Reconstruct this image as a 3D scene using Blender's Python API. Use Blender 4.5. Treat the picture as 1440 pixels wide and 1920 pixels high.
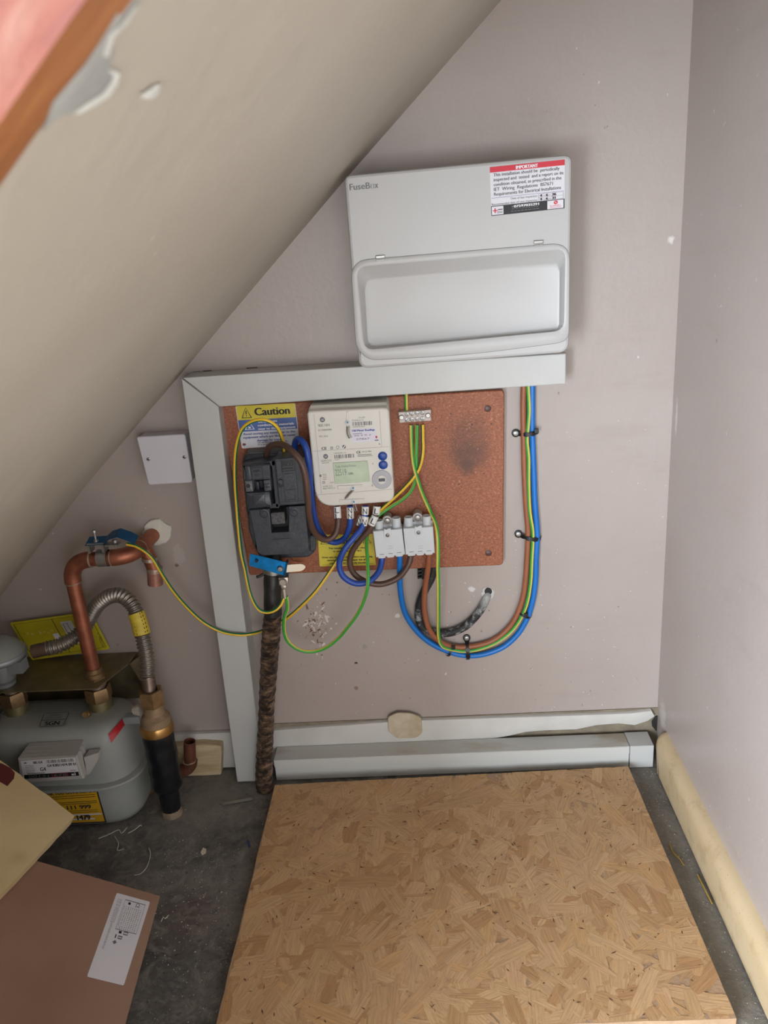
import bpy, math, random
from mathutils import Vector, Matrix
random.seed(7)
SC = bpy.context.scene
COL = SC.collection
for o in list(bpy.data.objects): bpy.data.objects.remove(o)

# ---------------------------------------------------------------- camera
FPX = 1527.0
R = [[0.99721784, 0.02915368, -0.06860494],
     [-0.05482925, -0.33664187, -0.94003511],
     [-0.05050078, 0.94118134, -0.33410681]]      # rows: image right, image down, forward
CP = Vector((0.0, -1.22, 0.9014))
r_, d_, f_ = (Vector(v) for v in R)
cam = bpy.data.cameras.new('camera'); camo = bpy.data.objects.new('camera', cam); COL.objects.link(camo)
M = Matrix((( r_.x, -d_.x, -f_.x), (r_.y, -d_.y, -f_.y), (r_.z, -d_.z, -f_.z))).to_4x4()
M.translation = CP
camo.matrix_world = M
cam.sensor_fit = 'VERTICAL'; cam.sensor_height = 36.0; cam.lens = 36.0*FPX/1920.0
cam.clip_start = 0.01
SC.camera = camo
cam.dof.use_dof = True; cam.dof.focus_distance = 1.27; cam.dof.aperture_fstop = 10.0

# ---------------------------------------------------------------- light
w = bpy.data.worlds.new('world'); SC.world = w; w.use_nodes = True
w.node_tree.nodes['Background'].inputs[0].default_value = (0.90, 0.94, 1.0, 1)
w.node_tree.nodes['Background'].inputs[1].default_value = 0.85
def area(name, loc, target, sx, sy, power, col):
    l = bpy.data.lights.new(name, 'AREA'); l.shape = 'RECTANGLE'; l.size = sx; l.size_y = sy; l.energy = power; l.color = col
    o = bpy.data.objects.new(name, l); COL.objects.link(o); o.location = loc
    o.rotation_euler = (Vector(target)-Vector(loc)).to_track_quat('-Z', 'Y').to_euler(); return o
area('window_light', (-1.05, -2.2, 0.66), (0.38, -0.25, 0.62), 1.0, 0.9, 130, (0.82, 0.90, 1.0))
area('front_fill_light', (0.0, -2.9, 0.5), (0.1, 0, 0.6), 1.8, 0.9, 31, (0.97, 0.98, 1.0))  # broad front fill added behind the camera, no glazed door known there
area('overhead_fill_light', (-0.2, -2.4, 2.2), (0.0, -1.6, 0.0), 0.7, 0.7, 14, (1.0, 0.95, 0.88))  # unseen warm fill from above, aimed down at the floor behind the camera
SC.view_settings.view_transform = 'Standard'; SC.view_settings.look = 'None'
SC.view_settings.gamma = 1; SC.view_settings.use_curve_mapping = False
SC.view_settings.exposure = -0.05

# ---------------------------------------------------------------- projection of measured photo points onto real planes
def ray(px, py):
    a, b = (px-720)/FPX, (py-960)/FPX
    return r_*a + d_*b + f_
def W(px, py, d=0.0):                 # point on the plane d metres in front of the back wall
    v = ray(px, py); return CP + v*((-d-CP.y)/v.y)
def Fz(px, py, z=0.0):
    v = ray(px, py); return CP + v*((z-CP.z)/v.z)
def onplane(p0, n, px, py, off=0.0):
    v = ray(px, py); return CP + v*(((p0-CP).dot(n)+off)/v.dot(n))

# ---------------------------------------------------------------- materials
def lin(c):
    return tuple(((x/255)/12.92 if x/255 <= .04045 else ((x/255+.055)/1.055)**2.4) for x in c)
MATS = {}
def mat(name, col, rough=.5, metal=0.0, var=0.0, vs=20, bump=0.0, bs=150, spec=.5, coat=0, trans=0, col2=None):
    if name in MATS: return MATS[name]
    m = bpy.data.materials.new(name); m.use_nodes = True; nt = m.node_tree; b = nt.nodes['Principled BSDF']
    c = lin(col)
    b.inputs['Base Color'].default_value = (*c, 1); b.inputs['Roughness'].default_value = rough; b.inputs['Metallic'].default_value = metal
    b.inputs['Specular IOR Level'].default_value = spec
    if coat: b.inputs['Coat Weight'].default_value = coat
    if trans: b.inputs['Transmission Weight'].default_value = trans
    tc = nt.nodes.new('ShaderNodeTexCoord')
    if var or col2:
        n = nt.nodes.new('ShaderNodeTexNoise'); n.inputs['Scale'].default_value = vs; n.inputs['Detail'].default_value = 6; n.inputs['Roughness'].default_value = .6
        nt.links.new(tc.outputs['Object'], n.inputs['Vector'])
        cr = nt.nodes.new('ShaderNodeValToRGB'); nt.links.new(n.outputs['Fac'], cr.inputs[0])
        cr.color_ramp.elements[0].position = .32; cr.color_ramp.elements[1].position = .68
        lo = lin(col2) if col2 else tuple(x*(1-var) for x in c)
        hi = c if col2 else tuple(min(1, x*(1+var)) for x in c)
        cr.color_ramp.elements[0].color = (*lo, 1); cr.color_ramp.elements[1].color = (*hi, 1)
        nt.links.new(cr.outputs[0], b.inputs['Base Color'])
    if bump:
        n2 = nt.nodes.new('ShaderNodeTexNoise'); n2.inputs['Scale'].default_value = bs; n2.inputs['Detail'].default_value = 5
        nt.links.new(tc.outputs['Object'], n2.inputs['Vector'])
        bm = nt.nodes.new('ShaderNodeBump'); bm.inputs['Strength'].default_value = bump; bm.inputs['Distance'].default_value = .002
        nt.links.new(n2.outputs['Fac'], bm.inputs['Height']); nt.links.new(bm.outputs[0], b.inputs['Normal'])
    MATS[name] = m; return m
class NT:      # small node helper
    def __init__(s, m): s.nt = m.node_tree; s.b = s.nt.nodes['Principled BSDF']; s.tc = s.nt.nodes.new('ShaderNodeTexCoord')
    def noise(s, scale, detail=6, rough=.6, vec=None, dist=0):
        n = s.nt.nodes.new('ShaderNodeTexNoise'); n.inputs['Scale'].default_value = scale; n.inputs['Detail'].default_value = detail
        n.inputs['Roughness'].default_value = rough; n.inputs['Distortion'].default_value = dist
        s.nt.links.new(vec or s.tc.outputs['Object'], n.inputs['Vector']); return n.outputs['Fac']
    def map(s, scale, rot=(0, 0, 0)):
        n = s.nt.nodes.new('ShaderNodeMapping'); n.inputs['Scale'].default_value = scale; n.inputs['Rotation'].default_value = rot
        s.nt.links.new(s.tc.outputs['Object'], n.inputs['Vector']); return n.outputs[0]
    def ramp(s, fac, *stops):
        n = s.nt.nodes.new('ShaderNodeValToRGB'); e = n.color_ramp.elements
        e[0].position, e[0].color = stops[0][0], (*lin(stops[0][1]), 1); e[1].position, e[1].color = stops[-1][0], (*lin(stops[-1][1]), 1)
        for p, c in stops[1:-1]: q = e.new(p); q.color = (*lin(c), 1)
        s.nt.links.new(fac, n.inputs[0]); return n.outputs[0]
    def step(s, fac, a, b):
        n = s.nt.nodes.new('ShaderNodeMapRange'); n.inputs['From Min'].default_value = a; n.inputs['From Max'].default_value = b; n.clamp = True
        s.nt.links.new(fac, n.inputs['Value']); return n.outputs[0]
    def math(s, op, a, b):
        n = s.nt.nodes.new('ShaderNodeMath'); n.operation = op
        for i, x in enumerate((a, b)):
            if isinstance(x, (int, float)): n.inputs[i].default_value = x
            elif x is not None: s.nt.links.new(x, n.inputs[i])
        return n.outputs[0]
    def mix(s, fac, a, b):
        n = s.nt.nodes.new('ShaderNodeMix'); n.data_type = 'RGBA'
        if isinstance(fac, (int, float)): n.inputs['Factor'].default_value = fac
        else: s.nt.links.new(fac, n.inputs['Factor'])
        for i, x in ((6, a), (7, b)):
            if isinstance(x, tuple): n.inputs[i].default_value = (*lin(x), 1)
            else: s.nt.links.new(x, n.inputs[i])
        return n.outputs[2]
    def spot(s, p, r, soft=.5, wob=.3, ws=40, sc=(1, 1, 1)):      # noisy blob mask around a point of the object
        v = s.nt.nodes.new('ShaderNodeVectorMath'); v.operation = 'SUBTRACT'; s.nt.links.new(s.tc.outputs['Object'], v.inputs[0]); v.inputs[1].default_value = p
        v3 = s.nt.nodes.new('ShaderNodeVectorMath'); v3.operation = 'MULTIPLY'; s.nt.links.new(v.outputs[0], v3.inputs[0]); v3.inputs[1].default_value = sc
        l = s.nt.nodes.new('ShaderNodeVectorMath'); l.operation = 'LENGTH'; s.nt.links.new(v3.outputs[0], l.inputs[0])
        nz = s.math('MULTIPLY', s.math('SUBTRACT', s.noise(ws), .5), wob*r*4)
        d = s.math('ADD', l.outputs['Value'], nz)
        n = s.nt.nodes.new('ShaderNodeMapRange'); n.inputs['From Min'].default_value = r; n.inputs['From Max'].default_value = r*(1-soft); n.clamp = True
        s.nt.links.new(d, n.inputs['Value']); return n.outputs[0]
    def color(s, c): s.nt.links.new(c, s.b.inputs['Base Color'])
    def bump(s, h, strength, dist=.002):
        n = s.nt.nodes.new('ShaderNodeBump'); n.inputs['Strength'].default_value = strength; n.inputs['Distance'].default_value = dist
        s.nt.links.new(h, n.inputs['Height']); s.nt.links.new(n.outputs[0], s.b.inputs['Normal'])

# ---------------------------------------------------------------- object helpers
def tag(o, label=None, cat=None, group=None, kind=None):
    if label: o['label'] = label
    if cat: o['category'] = cat
    if group: o['group'] = group
    if kind: o['kind'] = kind
    return o
def thing(name, label, cat, loc, group=None):
    o = bpy.data.objects.new(name, None); COL.objects.link(o); o.location = loc; o.empty_display_size = .02
    tag(o, label, cat, group); return o
ORG = {}
def origin(o):
    v = Vector((0, 0, 0))
    while o is not None: v += Vector(o.location); o = o.parent
    return v
class MB:
    def __init__(s): s.v = []; s.f = []; s.mi = []; s.mats = []; s.sm = 22
    def m(s, mt):
        if mt not in s.mats: s.mats.append(mt)
        return s.mats.index(mt)
    def add(s, vs, fs, mt, mis=None):
        o = len(s.v); s.v += [Vector(x) for x in vs]; k = s.m(mt)
        for i, f in enumerate(fs): s.f.append(tuple(o+j for j in f)); s.mi.append(k if mis is None else s.m(mis[i]))
        return s
    def loft(s, loops, mt, cap=(True, True), closed=True):
        n = len(loops[0]); vs = [p for l in loops for p in l]; fs = []
        for a in range(len(loops)-1):
            for i in range(n if closed else n-1):
                j = (i+1) % n; fs.append((a*n+i, a*n+j, (a+1)*n+j, (a+1)*n+i))
        if cap[0]: fs.append(tuple(range(n-1, -1, -1)))
        if cap[1]: fs.append(tuple((len(loops)-1)*n+i for i in range(n)))
        return s.add(vs, fs, mt)
    def box(s, a, b, mt):
        x0, y0, z0 = a; x1, y1, z1 = b
        v = [(x0, y0, z0), (x1, y0, z0), (x1, y1, z0), (x0, y1, z0), (x0, y0, z1), (x1, y0, z1), (x1, y1, z1), (x0, y1, z1)]
        return s.add(v, [(0, 3, 2, 1), (4, 5, 6, 7), (0, 1, 5, 4), (1, 2, 6, 5), (2, 3, 7, 6), (3, 0, 4, 7)], mt)
    def build(s, name, parent=None, smooth=None, loc=None):
        if smooth is None: smooth = s.sm
        me = bpy.data.meshes.new(name); og = origin(parent) if parent is not None else Vector(loc or (0, 0, 0))
        me.from_pydata([tuple(p-og) for p in s.v], [], s.f)
        for mt in s.mats: me.materials.append(mt)
        for p, k in zip(me.polygons, s.mi): p.material_index = k
        import bmesh as _b
        b = _b.new(); b.from_mesh(me); _b.ops.recalc_face_normals(b, faces=b.faces); b.to_mesh(me); b.free()
        if smooth:
            me.shade_smooth(); me.set_sharp_from_angle(angle=math.radians(smooth))
        me.update()
        o = bpy.data.objects.new(name, me); COL.objects.link(o)
        if parent is not None: o.parent = parent
        else: o.location = og
        return o
def offs(pts, dist):      # move a 2-D loop inwards (dist > 0)
    A = sum(pts[i][0]*pts[(i+1) % len(pts)][1]-pts[(i+1) % len(pts)][0]*pts[i][1] for i in range(len(pts)))
    sg = 1 if A > 0 else -1; out = []; n = len(pts)
    for i in range(n):
        a, b, c = pts[i-1], pts[i], pts[(i+1) % n]
        def nrm(p, q):
            dx, dy = q[0]-p[0], q[1]-p[1]; L = math.hypot(dx, dy) or 1e-9; return (-dy/L*sg, dx/L*sg)
        n1, n2 = nrm(a, b), nrm(b, c); mx, my = n1[0]+n2[0], n1[1]+n2[1]; L = mx*mx+my*my
        k = min(2*dist/max(L, .5), dist*1.6) if dist > 0 else max(2*dist/max(L, .5), dist*1.6)
        out.append((b[0]+mx*k, b[1]+my*k))
    return out
def rp(cs, r=0, n=4):      # corners with rounding
    out = []; m = len(cs)
    for i in range(m):
        rr = r[i] if isinstance(r, (list, tuple)) else r
        a, b, c = cs[i-1], cs[i], cs[(i+1) % m]
        if rr <= 0: out.append(b); continue
        l1 = math.hypot(a[0]-b[0], a[1]-b[1]); l2 = math.hypot(c[0]-b[0], c[1]-b[1]); k = min(rr, l1*.49, l2*.49)
        p = (b[0]+(a[0]-b[0])/l1*k, b[1]+(a[1]-b[1])/l1*k); q = (b[0]+(c[0]-b[0])/l2*k, b[1]+(c[1]-b[1])/l2*k)
        for j in range(n+1):
            t = j/n; out.append(((1-t)**2*p[0]+2*t*(1-t)*b[0]+t*t*q[0], (1-t)**2*p[1]+2*t*(1-t)*b[1]+t*t*q[1]))
    return out
def xz(loop, d): return [(lambda v: (v.x, v.z))(W(p[0], p[1], d)) for p in loop]
def at(l2, d): return [Vector((p[0], -d, p[1])) for p in l2]
def slab2(mb, l2, d, t, mt, bev=.001):      # solid from an x,z loop: front face d in front of the wall, thickness t
    L = [at(l2, d-t)]
    if bev: L += [at(l2, d-bev), at(offs(l2, bev*.35), d-bev*.3), at(offs(l2, bev), d)]
    else: L += [at(l2, d)]
    mb.loft(L, mt); return mb
def slab(mb, loop, d, t, mt, bev=.001): return slab2(mb, xz(loop, d), d, t, mt, bev)
def P(name, loop, d, t, mt, parent=None, bev=.001):
    return slab(MB(), loop, d, t, mt, bev).build(name, parent)
def circ(cx, cy, r, n=16, asp=1.0): return [(cx+r*math.cos(2*math.pi*i/n), cy+r*asp*math.sin(2*math.pi*i/n)) for i in range(n)]
def frame(dv):
    dv = dv.normalized(); a = Vector((0, 0, 1)) if abs(dv.z) < .9 else Vector((1, 0, 0)); u = dv.cross(a).normalized(); return u, dv.cross(u).normalized()
def rev(mb, p0, dv, prof, mt, seg=20, ph=0):      # solid of revolution, prof = [(distance along, radius)]
    p0 = Vector(p0); dv = Vector(dv).normalized(); u, v = frame(dv); L = []; mb.sm = 40
    for t, r in prof: L.append([p0+dv*t+(u*math.cos(ph+2*math.pi*i/seg)+v*math.sin(ph+2*math.pi*i/seg))*r for i in range(seg)])
    mb.loft(L, mt); return mb
def catmull(pts, n=8):
    P_ = [pts[0]*2-pts[1]]+pts+[pts[-1]*2-pts[-2]]; out = []
    for i in range(1, len(P_)-2):
        a, b, c, d = P_[i-1], P_[i], P_[i+1], P_[i+2]
        for k in range(n):
            t = k/n; out.append(.5*((2*b)+(c-a)*t+(2*a-5*b+4*c-d)*t*t+(3*b-3*c+d-a)*t**3))
    out.append(pts[-1].copy()); return out
def sweep(mb, pts, r, mts, seg=14, n=6, ref=Vector((0, -1, 0)), ph=0.0, twist=0.0, rfun=None, bands=None):
    c = catmull([Vector(p) for p in pts], n); L = []; N = len(c); mb.sm = 50
    for i, p in enumerate(c):
        t = (c[min(i+1, N-1)]-c[max(i-1, 0)]).normalized()
        s = t.cross(ref)
        if s.length < .15: s = t.cross(Vector((0.6, 0, .8)))
        if i and s.dot(prev) < 0 and twist == 0 and s.length < .4: s = prev
        s = s.normalized(); prev = s; q = s.cross(t).normalized()
        rr = r if rfun is None else rfun(i/(N-1), i); a0 = ph+twist*i/(N-1)
        L.append([p+(s*math.cos(a0+2*math.pi*k/seg)+q*math.sin(a0+2*math.pi*k/seg))*(rr if not callable(rr) else rr(k)) for k in range(seg)])
    vs = [p for l in L for p in l]; fs = []; ms = []
    for a in range(N-1):
        for k in range(seg):
            j = (k+1) % seg; fs.append((a*seg+k, a*seg+j, (a+1)*seg+j, (a+1)*seg+k))
            ms.append(mts[0] if len(mts) == 1 else (mts[0] if k < seg*bands else mts[1]))
    fs.append(tuple(range(seg-1, -1, -1))); fs.append(tuple((N-1)*seg+k for k in range(seg))); ms += [mts[0]]*2
    mb.add(vs, fs, mts[0], ms); return c
def CW(l): return [W(x, y, d/100.0) for x, y, d in l]
GL = {}
def glyphs(s):
    if s in GL: return GL[s]
    cu = bpy.data.curves.new('t', 'FONT'); cu.body = s; cu.resolution_u = 3; cu.fill_mode = 'FRONT'
    o = bpy.data.objects.new('t', cu); COL.objects.link(o)
    dg = bpy.context.evaluated_depsgraph_get(); ev = o.evaluated_get(dg); me = ev.to_mesh()
    vs = [(v.co.x, v.co.y) for v in me.vertices]; fs = [tuple(p.vertices) for p in me.polygons]
    ev.to_mesh_clear(); bpy.data.objects.remove(o); bpy.data.curves.remove(cu)
    x0 = min(v[0] for v in vs); x1 = max(v[0] for v in vs)
    GL[s] = ([((v[0]-x0)/(x1-x0), v[1]/.70) for v in vs], fs); return GL[s]
class Lab:      # flat print: unit square (u right, v down) mapped onto four photo corners lying on a real plane
    def __init__(s, cs, d, lift=.0003, pf=None): s.c = cs; s.d = d; s.l = lift; s.pf = pf or (lambda x, y, e: W(x, y, s.d+e))
    def p(s, u, v, k=1):
        a, b, c, d = s.c
        x = (a[0]*(1-u)+b[0]*u)*(1-v)+(d[0]*(1-u)+c[0]*u)*v; y = (a[1]*(1-u)+b[1]*u)*(1-v)+(d[1]*(1-u)+c[1]*u)*v
        return s.pf(x, y, s.l*k)
    def quad(s, mb, u0, v0, u1, v1, mt, k=1): mb.add([s.p(u0, v0, k), s.p(u1, v0, k), s.p(u1, v1, k), s.p(u0, v1, k)], [(0, 1, 2, 3)], mt)
    def poly(s, mb, pts, mt, k=1): mb.add([s.p(u, v, k) for u, v in pts], [tuple(range(len(pts)))], mt)
    def ring(s, mb, pts, w, mt, k=1):      # outline
        q = offs(pts, w); n = len(pts)
        mb.add([s.p(u, v, k) for u, v in pts+q], [(i, (i+1) % n, n+(i+1) % n, n+i) for i in range(n)], mt)
    def text(s, mb, st, u0, v, u1, h, mt, k=1, bold=0, slope=0):
        g, f = glyphs(st)
        for b in ([0] if not bold else [-bold, 0, bold]):
            mb.add([s.p(u0+x*(u1-u0)+b, v-y*h+slope*x, k+b*10) for x, y in g], f, mt)
    def bars(s, mb, u0, v0, u1, v1, mt, k=1, seed=1):
        rr = random.Random(seed); u = u0
        while u < u1:
            wd = rr.choice((.006, .01, .015)); s.quad(mb, u, v0, min(u+wd, u1), v1, mt, k); u += wd+rr.choice((.006, .009, .014))
    def lines(s, mb, u0, v0, u1, n, dv, h, mt, k=1, seed=2):      # tiny unreadable print
        rr = random.Random(seed)
        for i in range(n):
            u = u0
            while u < u1-.02:
                wd = rr.uniform(.02, .07)*(u1-u0)*1.6; s.quad(mb, u, v0+i*dv, min(u+wd, u1), v0+i*dv+h, mt, k); u += wd+.012*(u1-u0)*2

# shared materials
WHITEPL = mat('white_plastic', (205, 206, 203), .35, var=.02, vs=9)
TRUNK = mat('trunking_plastic', (188, 189, 186), .38, var=.03, vs=12, bump=.05, bs=60)
METERW = mat('meter_plastic', (212, 209, 201), .38, var=.02, vs=20)
BLACKP = mat('black_bakelite', (58, 62, 69), .38, var=.25, vs=60, bump=.15, bs=300)
BLACKD = mat('black_recess', (22, 22, 24), .5)
INK = mat('black_ink', (38, 38, 42), .6)
INKG = mat('grey_ink', (105, 105, 108), .6)
INKB = mat('blue_ink', (70, 84, 150), .6)
INKW = mat('white_ink', (225, 226, 230), .6)
INKR = mat('red_ink', (200, 50, 66), .6)
PAPER = mat('white_label', (214, 214, 220), .45)
YEL = mat('yellow_label', (222, 205, 62), .4, var=.06, vs=30)
BLU = mat('blue_label', (78, 104, 165), .4, var=.08, vs=30)
STEEL = mat('zinc_steel', (160, 159, 155), .4, .85, var=.12, vs=90)
BRASS = mat('old_brass', (138, 112, 80), .48, .65, var=.25, vs=70, bump=.2, bs=200)
COPPER = mat('copper_pipe', (158, 98, 76), .42, .65, var=.3, vs=35, bump=.08, bs=120)
SOLDER = mat('solder_ring', (176, 160, 146), .45, .6, var=.2, vs=80)
CBROWN = mat('brown_tail_sheath', (88, 64, 54), .42, var=.05, vs=30)
CBLUE = mat('blue_tail_sheath', (36, 74, 160), .38, var=.06, vs=30)
CBLUE2 = mat('bright_blue_sheath', (20, 112, 196), .38, var=.06, vs=30)
CBROWN2 = mat('light_brown_sheath', (152, 92, 62), .45, var=.08, vs=25)
CYEL = mat('earth_yellow', (232, 190, 50), .4, var=.04, vs=40)
CYEL2 = mat('earth_pale_yellow', (226, 204, 92), .4, var=.04, vs=40)
CGRN = mat('earth_green', (34, 110, 62), .4, var=.08, vs=40)
CGRN2 = mat('earth_bright_green', (66, 160, 66), .4, var=.08, vs=40)
TIE = mat('black_nylon', (22, 22, 24), .4)
BLUETAG = mat('anodised_blue_tag', (14, 128, 196), .3, .65, var=.3, vs=60)

# ================================================================= SETTING
def struct(mb, name, kind='structure', parent=None, smooth=0):
    o = mb.build(name, parent, smooth)
    if parent is None: o['kind'] = kind
    return o
XR = 0.3802
PROF = [(-1.12, -.02), (-.7199, .3541), (-.54, .537), (-.3561, .7082), (-.22, .836), (-.0915, .956), (.02, 1.057), (.1346, 1.1618), (.48, 1.474)]
def wall_paint(name, spots, chips=True):
    m = mat(name, (184, 173, 166), .62); n = NT(m)
    base = n.ramp(n.noise(2.2, 5, .55), (.3, (165, 153, 146)), (.72, (177, 167, 161)))
    sm = n.step(n.noise(1, 6, .7, n.map((5, 5, 22))), .56, .72)
    base = n.mix(n.math('MULTIPLY', sm, .22), base, (146, 134, 124))
    ch = n.step(n.noise(75, 3, .5), .735, .75); base = n.mix(n.math('MULTIPLY', ch, .55), base, (222, 220, 214))
    dk = n.step(n.noise(58, 3, .5, n.map((1, 1, 1), (.5, .3, .9))), .755, .77); base = n.mix(n.math('MULTIPLY', dk, .5), base, (96, 82, 70))
    for p, r, c, k, sc in spots:
        base = n.mix(n.math('MULTIPLY', n.spot(p, r, .4, .45, 130, sc), k), base, c)
    n.color(base); n.b.inputs['Roughness'].default_value = .36
    h = n.math('ADD', n.noise(7, 4), n.math('MULTIPLY', n.noise(90, 4), .25)); n.bump(h, .35, .004)
    return m
p_ = lambda x, y: tuple(W(x, y, 0))
M_WALL = wall_paint('back_wall_paint', [
    (p_(668, 1243), .0035, (40, 38, 40), 1, (1, 1, 1.6)), (p_(746, 1155), .005, (216, 214, 210), .8, (1, 1, 1)), (p_(684, 1213), .0055, (150, 148, 144), .9, (1, 1, 1)),
    (p_(668, 1290), .004, (120, 92, 76), .7, (1, 1, 1)), (p_(632, 1092), .0015, (92, 76, 66), .8, (1, 1, 1)), (p_(612, 1105), .0018, (100, 84, 72), .7, (1, 1, 1)),
    (p_(884, 1105), .006, (222, 222, 222), .8, (1, 1, 1)), (p_(1258, 450), .006, (225, 222, 216), .7, (1, 1, 1)), (p_(332, 1060), .004, (90, 72, 62), .8, (1, 1, 1)),
    (p_(335, 1040), .022, (184, 180, 174), .6, (2, 1, 1)), (p_(500, 1262), .03, (170, 166, 160), .35, (1, 1, 4)), (p_(1215, 1345), .02, (206, 200, 190), .6, (1, 1, 2))])
MB().loft([[Vector((x, 0, z)) for x, z in PROF]+[Vector((.48, 0, -.02))], [Vector((x, .05, z)) for x, z in PROF]+[Vector((.48, .05, -.02))]], M_WALL).build('wall_back', None, 0)['kind'] = 'structure'
wall_back = bpy.data.objects['wall_back']
M_WALLR = wall_paint('right_wall_paint', [((XR, -.03, .09), .02, (206, 200, 190), .7, (1, 1, .7)), ((XR, -.02, .6), .006, (220, 216, 210), .6, (1, 1, .2))])
MB().box((XR, -1.6, -.02), (XR+.06, .05, 1.75), M_WALLR).build('wall_right', None, 0)['kind'] = 'structure'
# slim plaster arris in the corner
# floor
mf = mat('dark_floor', (60, 58, 55), .85); n = NT(mf)
b0 = n.ramp(n.noise(9, 8, .65), (.30, (62, 61, 59)), (.48, (94, 92, 88)), (.70, (132, 128, 121)))
b0 = n.mix(n.math('MULTIPLY', n.step(n.noise(30, 8, .75, n.map((1, 1, 1), (0, 0, .6)), 1.5), .48, .66), .7), b0, (146, 141, 131))
b0 = n.mix(n.step(n.noise(330, 3, .5), .70, .76), b0, (150, 146, 138))
b0 = n.mix(n.math('MULTIPLY', n.step(n.noise(120, 3, .6), .6, .7), .5), b0, (30, 29, 28))
cr = tuple(Fz(400, 1500)); b0 = n.mix(n.math('MULTIPLY', n.spot(cr, .13, .9, .5, 40), .75), b0, (140, 134, 124))
b0 = n.mix(n.math('MULTIPLY', n.spot(tuple(Fz(355, 1720)), .07, .9, .5, 60), .3), b0, (128, 104, 96))
b0 = n.mix(n.math('MULTIPLY', n.spot(tuple(Fz(1300, 1700)), .5, .6, .1, 20, (9, 1, 1)), .55), b0, (138, 133, 124))
n.color(b0); n.bump(n.math('ADD', n.noise(60, 8, .7), n.noise(11, 3)), .7, .004)
struct(MB().box((-1.2, -1.0, -.03), (XR+.06, .05, 0), mf), 'floor')
mhf = mat('pale_bounce_surface', (200, 190, 176), .9, var=.05, vs=60)  # unseen floor behind the camera, added pale to bounce light onto the soffit
o = MB().box((-1.8, -3.6, -.03), (1.4, -1.0, 0), mhf).build('hall_bounce_floor', bpy.data.objects['floor'], 0)
mwf = mat('hall_paint', (206, 200, 192), .7)
struct(MB().box((-1.2, -.985, 0), (-.25, -.950, .70), mwf), 'wall_front')
struct(MB().box((-1.8, -1.36, 0.97), (1.4, -1.31, 2.3), mwf), 'shade_header')  # unseen header added behind the camera to keep light off the upper walls
# sloping soffit under the stairs
ms = mat('soffit_plaster', (186, 180, 168), .6); n = NT(ms)
b0 = n.ramp(n.noise(3.2, 5, .5), (.3, (174, 166, 152)), (.7, (188, 181, 168)))
b0 = n.mix(n.math('MULTIPLY', n.step(n.noise(1, 6, .7, n.map((4, 26, 4))), .58, .75), .2), b0, (160, 150, 140))
b0 = n.mix(n.math('MULTIPLY', n.step(n.noise(70, 3, .5), .745, .76), .5), b0, (216, 214, 206))
n.color(b0); n.b.inputs['Roughness'].default_value = .55
n.bump(n.math('ADD', n.noise(8, 5), n.math('MULTIPLY', n.noise(80, 4), .2)), .45, .005)
sdir = (W(640, 345)-W(340, 700)).normalized(); snor = Vector((sdir.z, 0, -sdir.x))      # towards the room
SP0 = W(340, 700)
def Sf(px, py, off=0.0): return onplane(SP0, snor, px, py, off)
def soff_loops(y0, y1, lift, th, rng=None):
    pr = rng or PROF; out = []
    for y in (y0, y1):
        lo = [Vector((x, y, z))+snor*lift for x, z in pr]; hi = [Vector((x, y, z))+snor*(lift-th) for x, z in reversed(pr)]
        out.append(lo+hi)
    return out
YE = -.946
ceil = struct(MB().loft(soff_loops(-.0, YE, 0, .04), ms), 'ceiling', smooth=30)
# filler patch + brown stain on the soffit, as thin plaster skins
mp = mat('grey_filler', (166, 168, 164), .7, var=.06, vs=40, bump=.3, bs=90)
mpw = mat('white_filler', (212, 214, 208), .7, var=.04, vs=60, bump=.3, bs=90)
def skin(pts, off, mt, name, par):
    mb = MB(); mb.loft([[Sf(x, y, off-.003) for x, y in pts], [Sf(x, y, off) for x, y in pts]], mt); return mb.build(name, par, 30)
# direction: snor points into the room
skin([(240, 0), (222, 22), (190, 75), (160, 120), (100, 190), (80, 245), (110, 220), (150, 208), (185, 198), (213, 165), (220, 140), (205, 128), (214, 100), (208, 62), (228, 40), (262, 0)], .0006, mp, 'filler_patch', ceil)
skin([(200, 128), (225, 137), (222, 158), (205, 182), (182, 197), (150, 214), (138, 212), (165, 192), (192, 176), (208, 155), (213, 142)], .0009, mpw, 'filler_edge', ceil)
skin([(262, 178), (280, 168), (292, 158), (303, 160), (297, 178), (286, 186), (272, 186)], .0009, mpw, 'filler_dab', ceil)
skin([(205, 65), (225, 48), (252, 14), (262, 8), (240, 44), (214, 70), (205, 108), (192, 104)], .0009, mpw, 'filler_edge', ceil)
mwd = mat('stained_timber', (150, 96, 52), .45); n = NT(mwd)
n.color(n.ramp(n.noise(1, 6, .65, n.map((14, 60, 14))), (.3, (112, 66, 38)), (.5, (150, 92, 46)), (.7, (170, 112, 62))))
wd = struct(MB().loft(soff_loops(YE, -.972, .0004, .06), mwd), 'trim_1', smooth=30)
mpk = mat('pink_wash', (208, 150, 140), .4, spec=.5); n = NT(mpk)
c0 = n.ramp(n.noise(1, 6, .6, n.map((18, 40, 18), (0, 0, .5))), (.3, (176, 128, 140)), (.48, (212, 144, 132)), (.62, (218, 162, 150)), (.78, (232, 198, 190)))
n.color(c0); n.bump(n.noise(40, 5), .5, .004)
struct(MB().loft([[Vector((x, -.972, z))+snor*.0008 for x, z in PROF[1:]]+[Vector((x, -.972, z))-snor*.05 for x, z in reversed(PROF[1:])],
                  [Vector((x, -1.03, z))-snor*.004 for x, z in PROF[1:]]+[Vector((x, -1.03, z))-snor*.05 for x, z in reversed(PROF[1:])]], mpk), 'wall_left')
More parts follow.
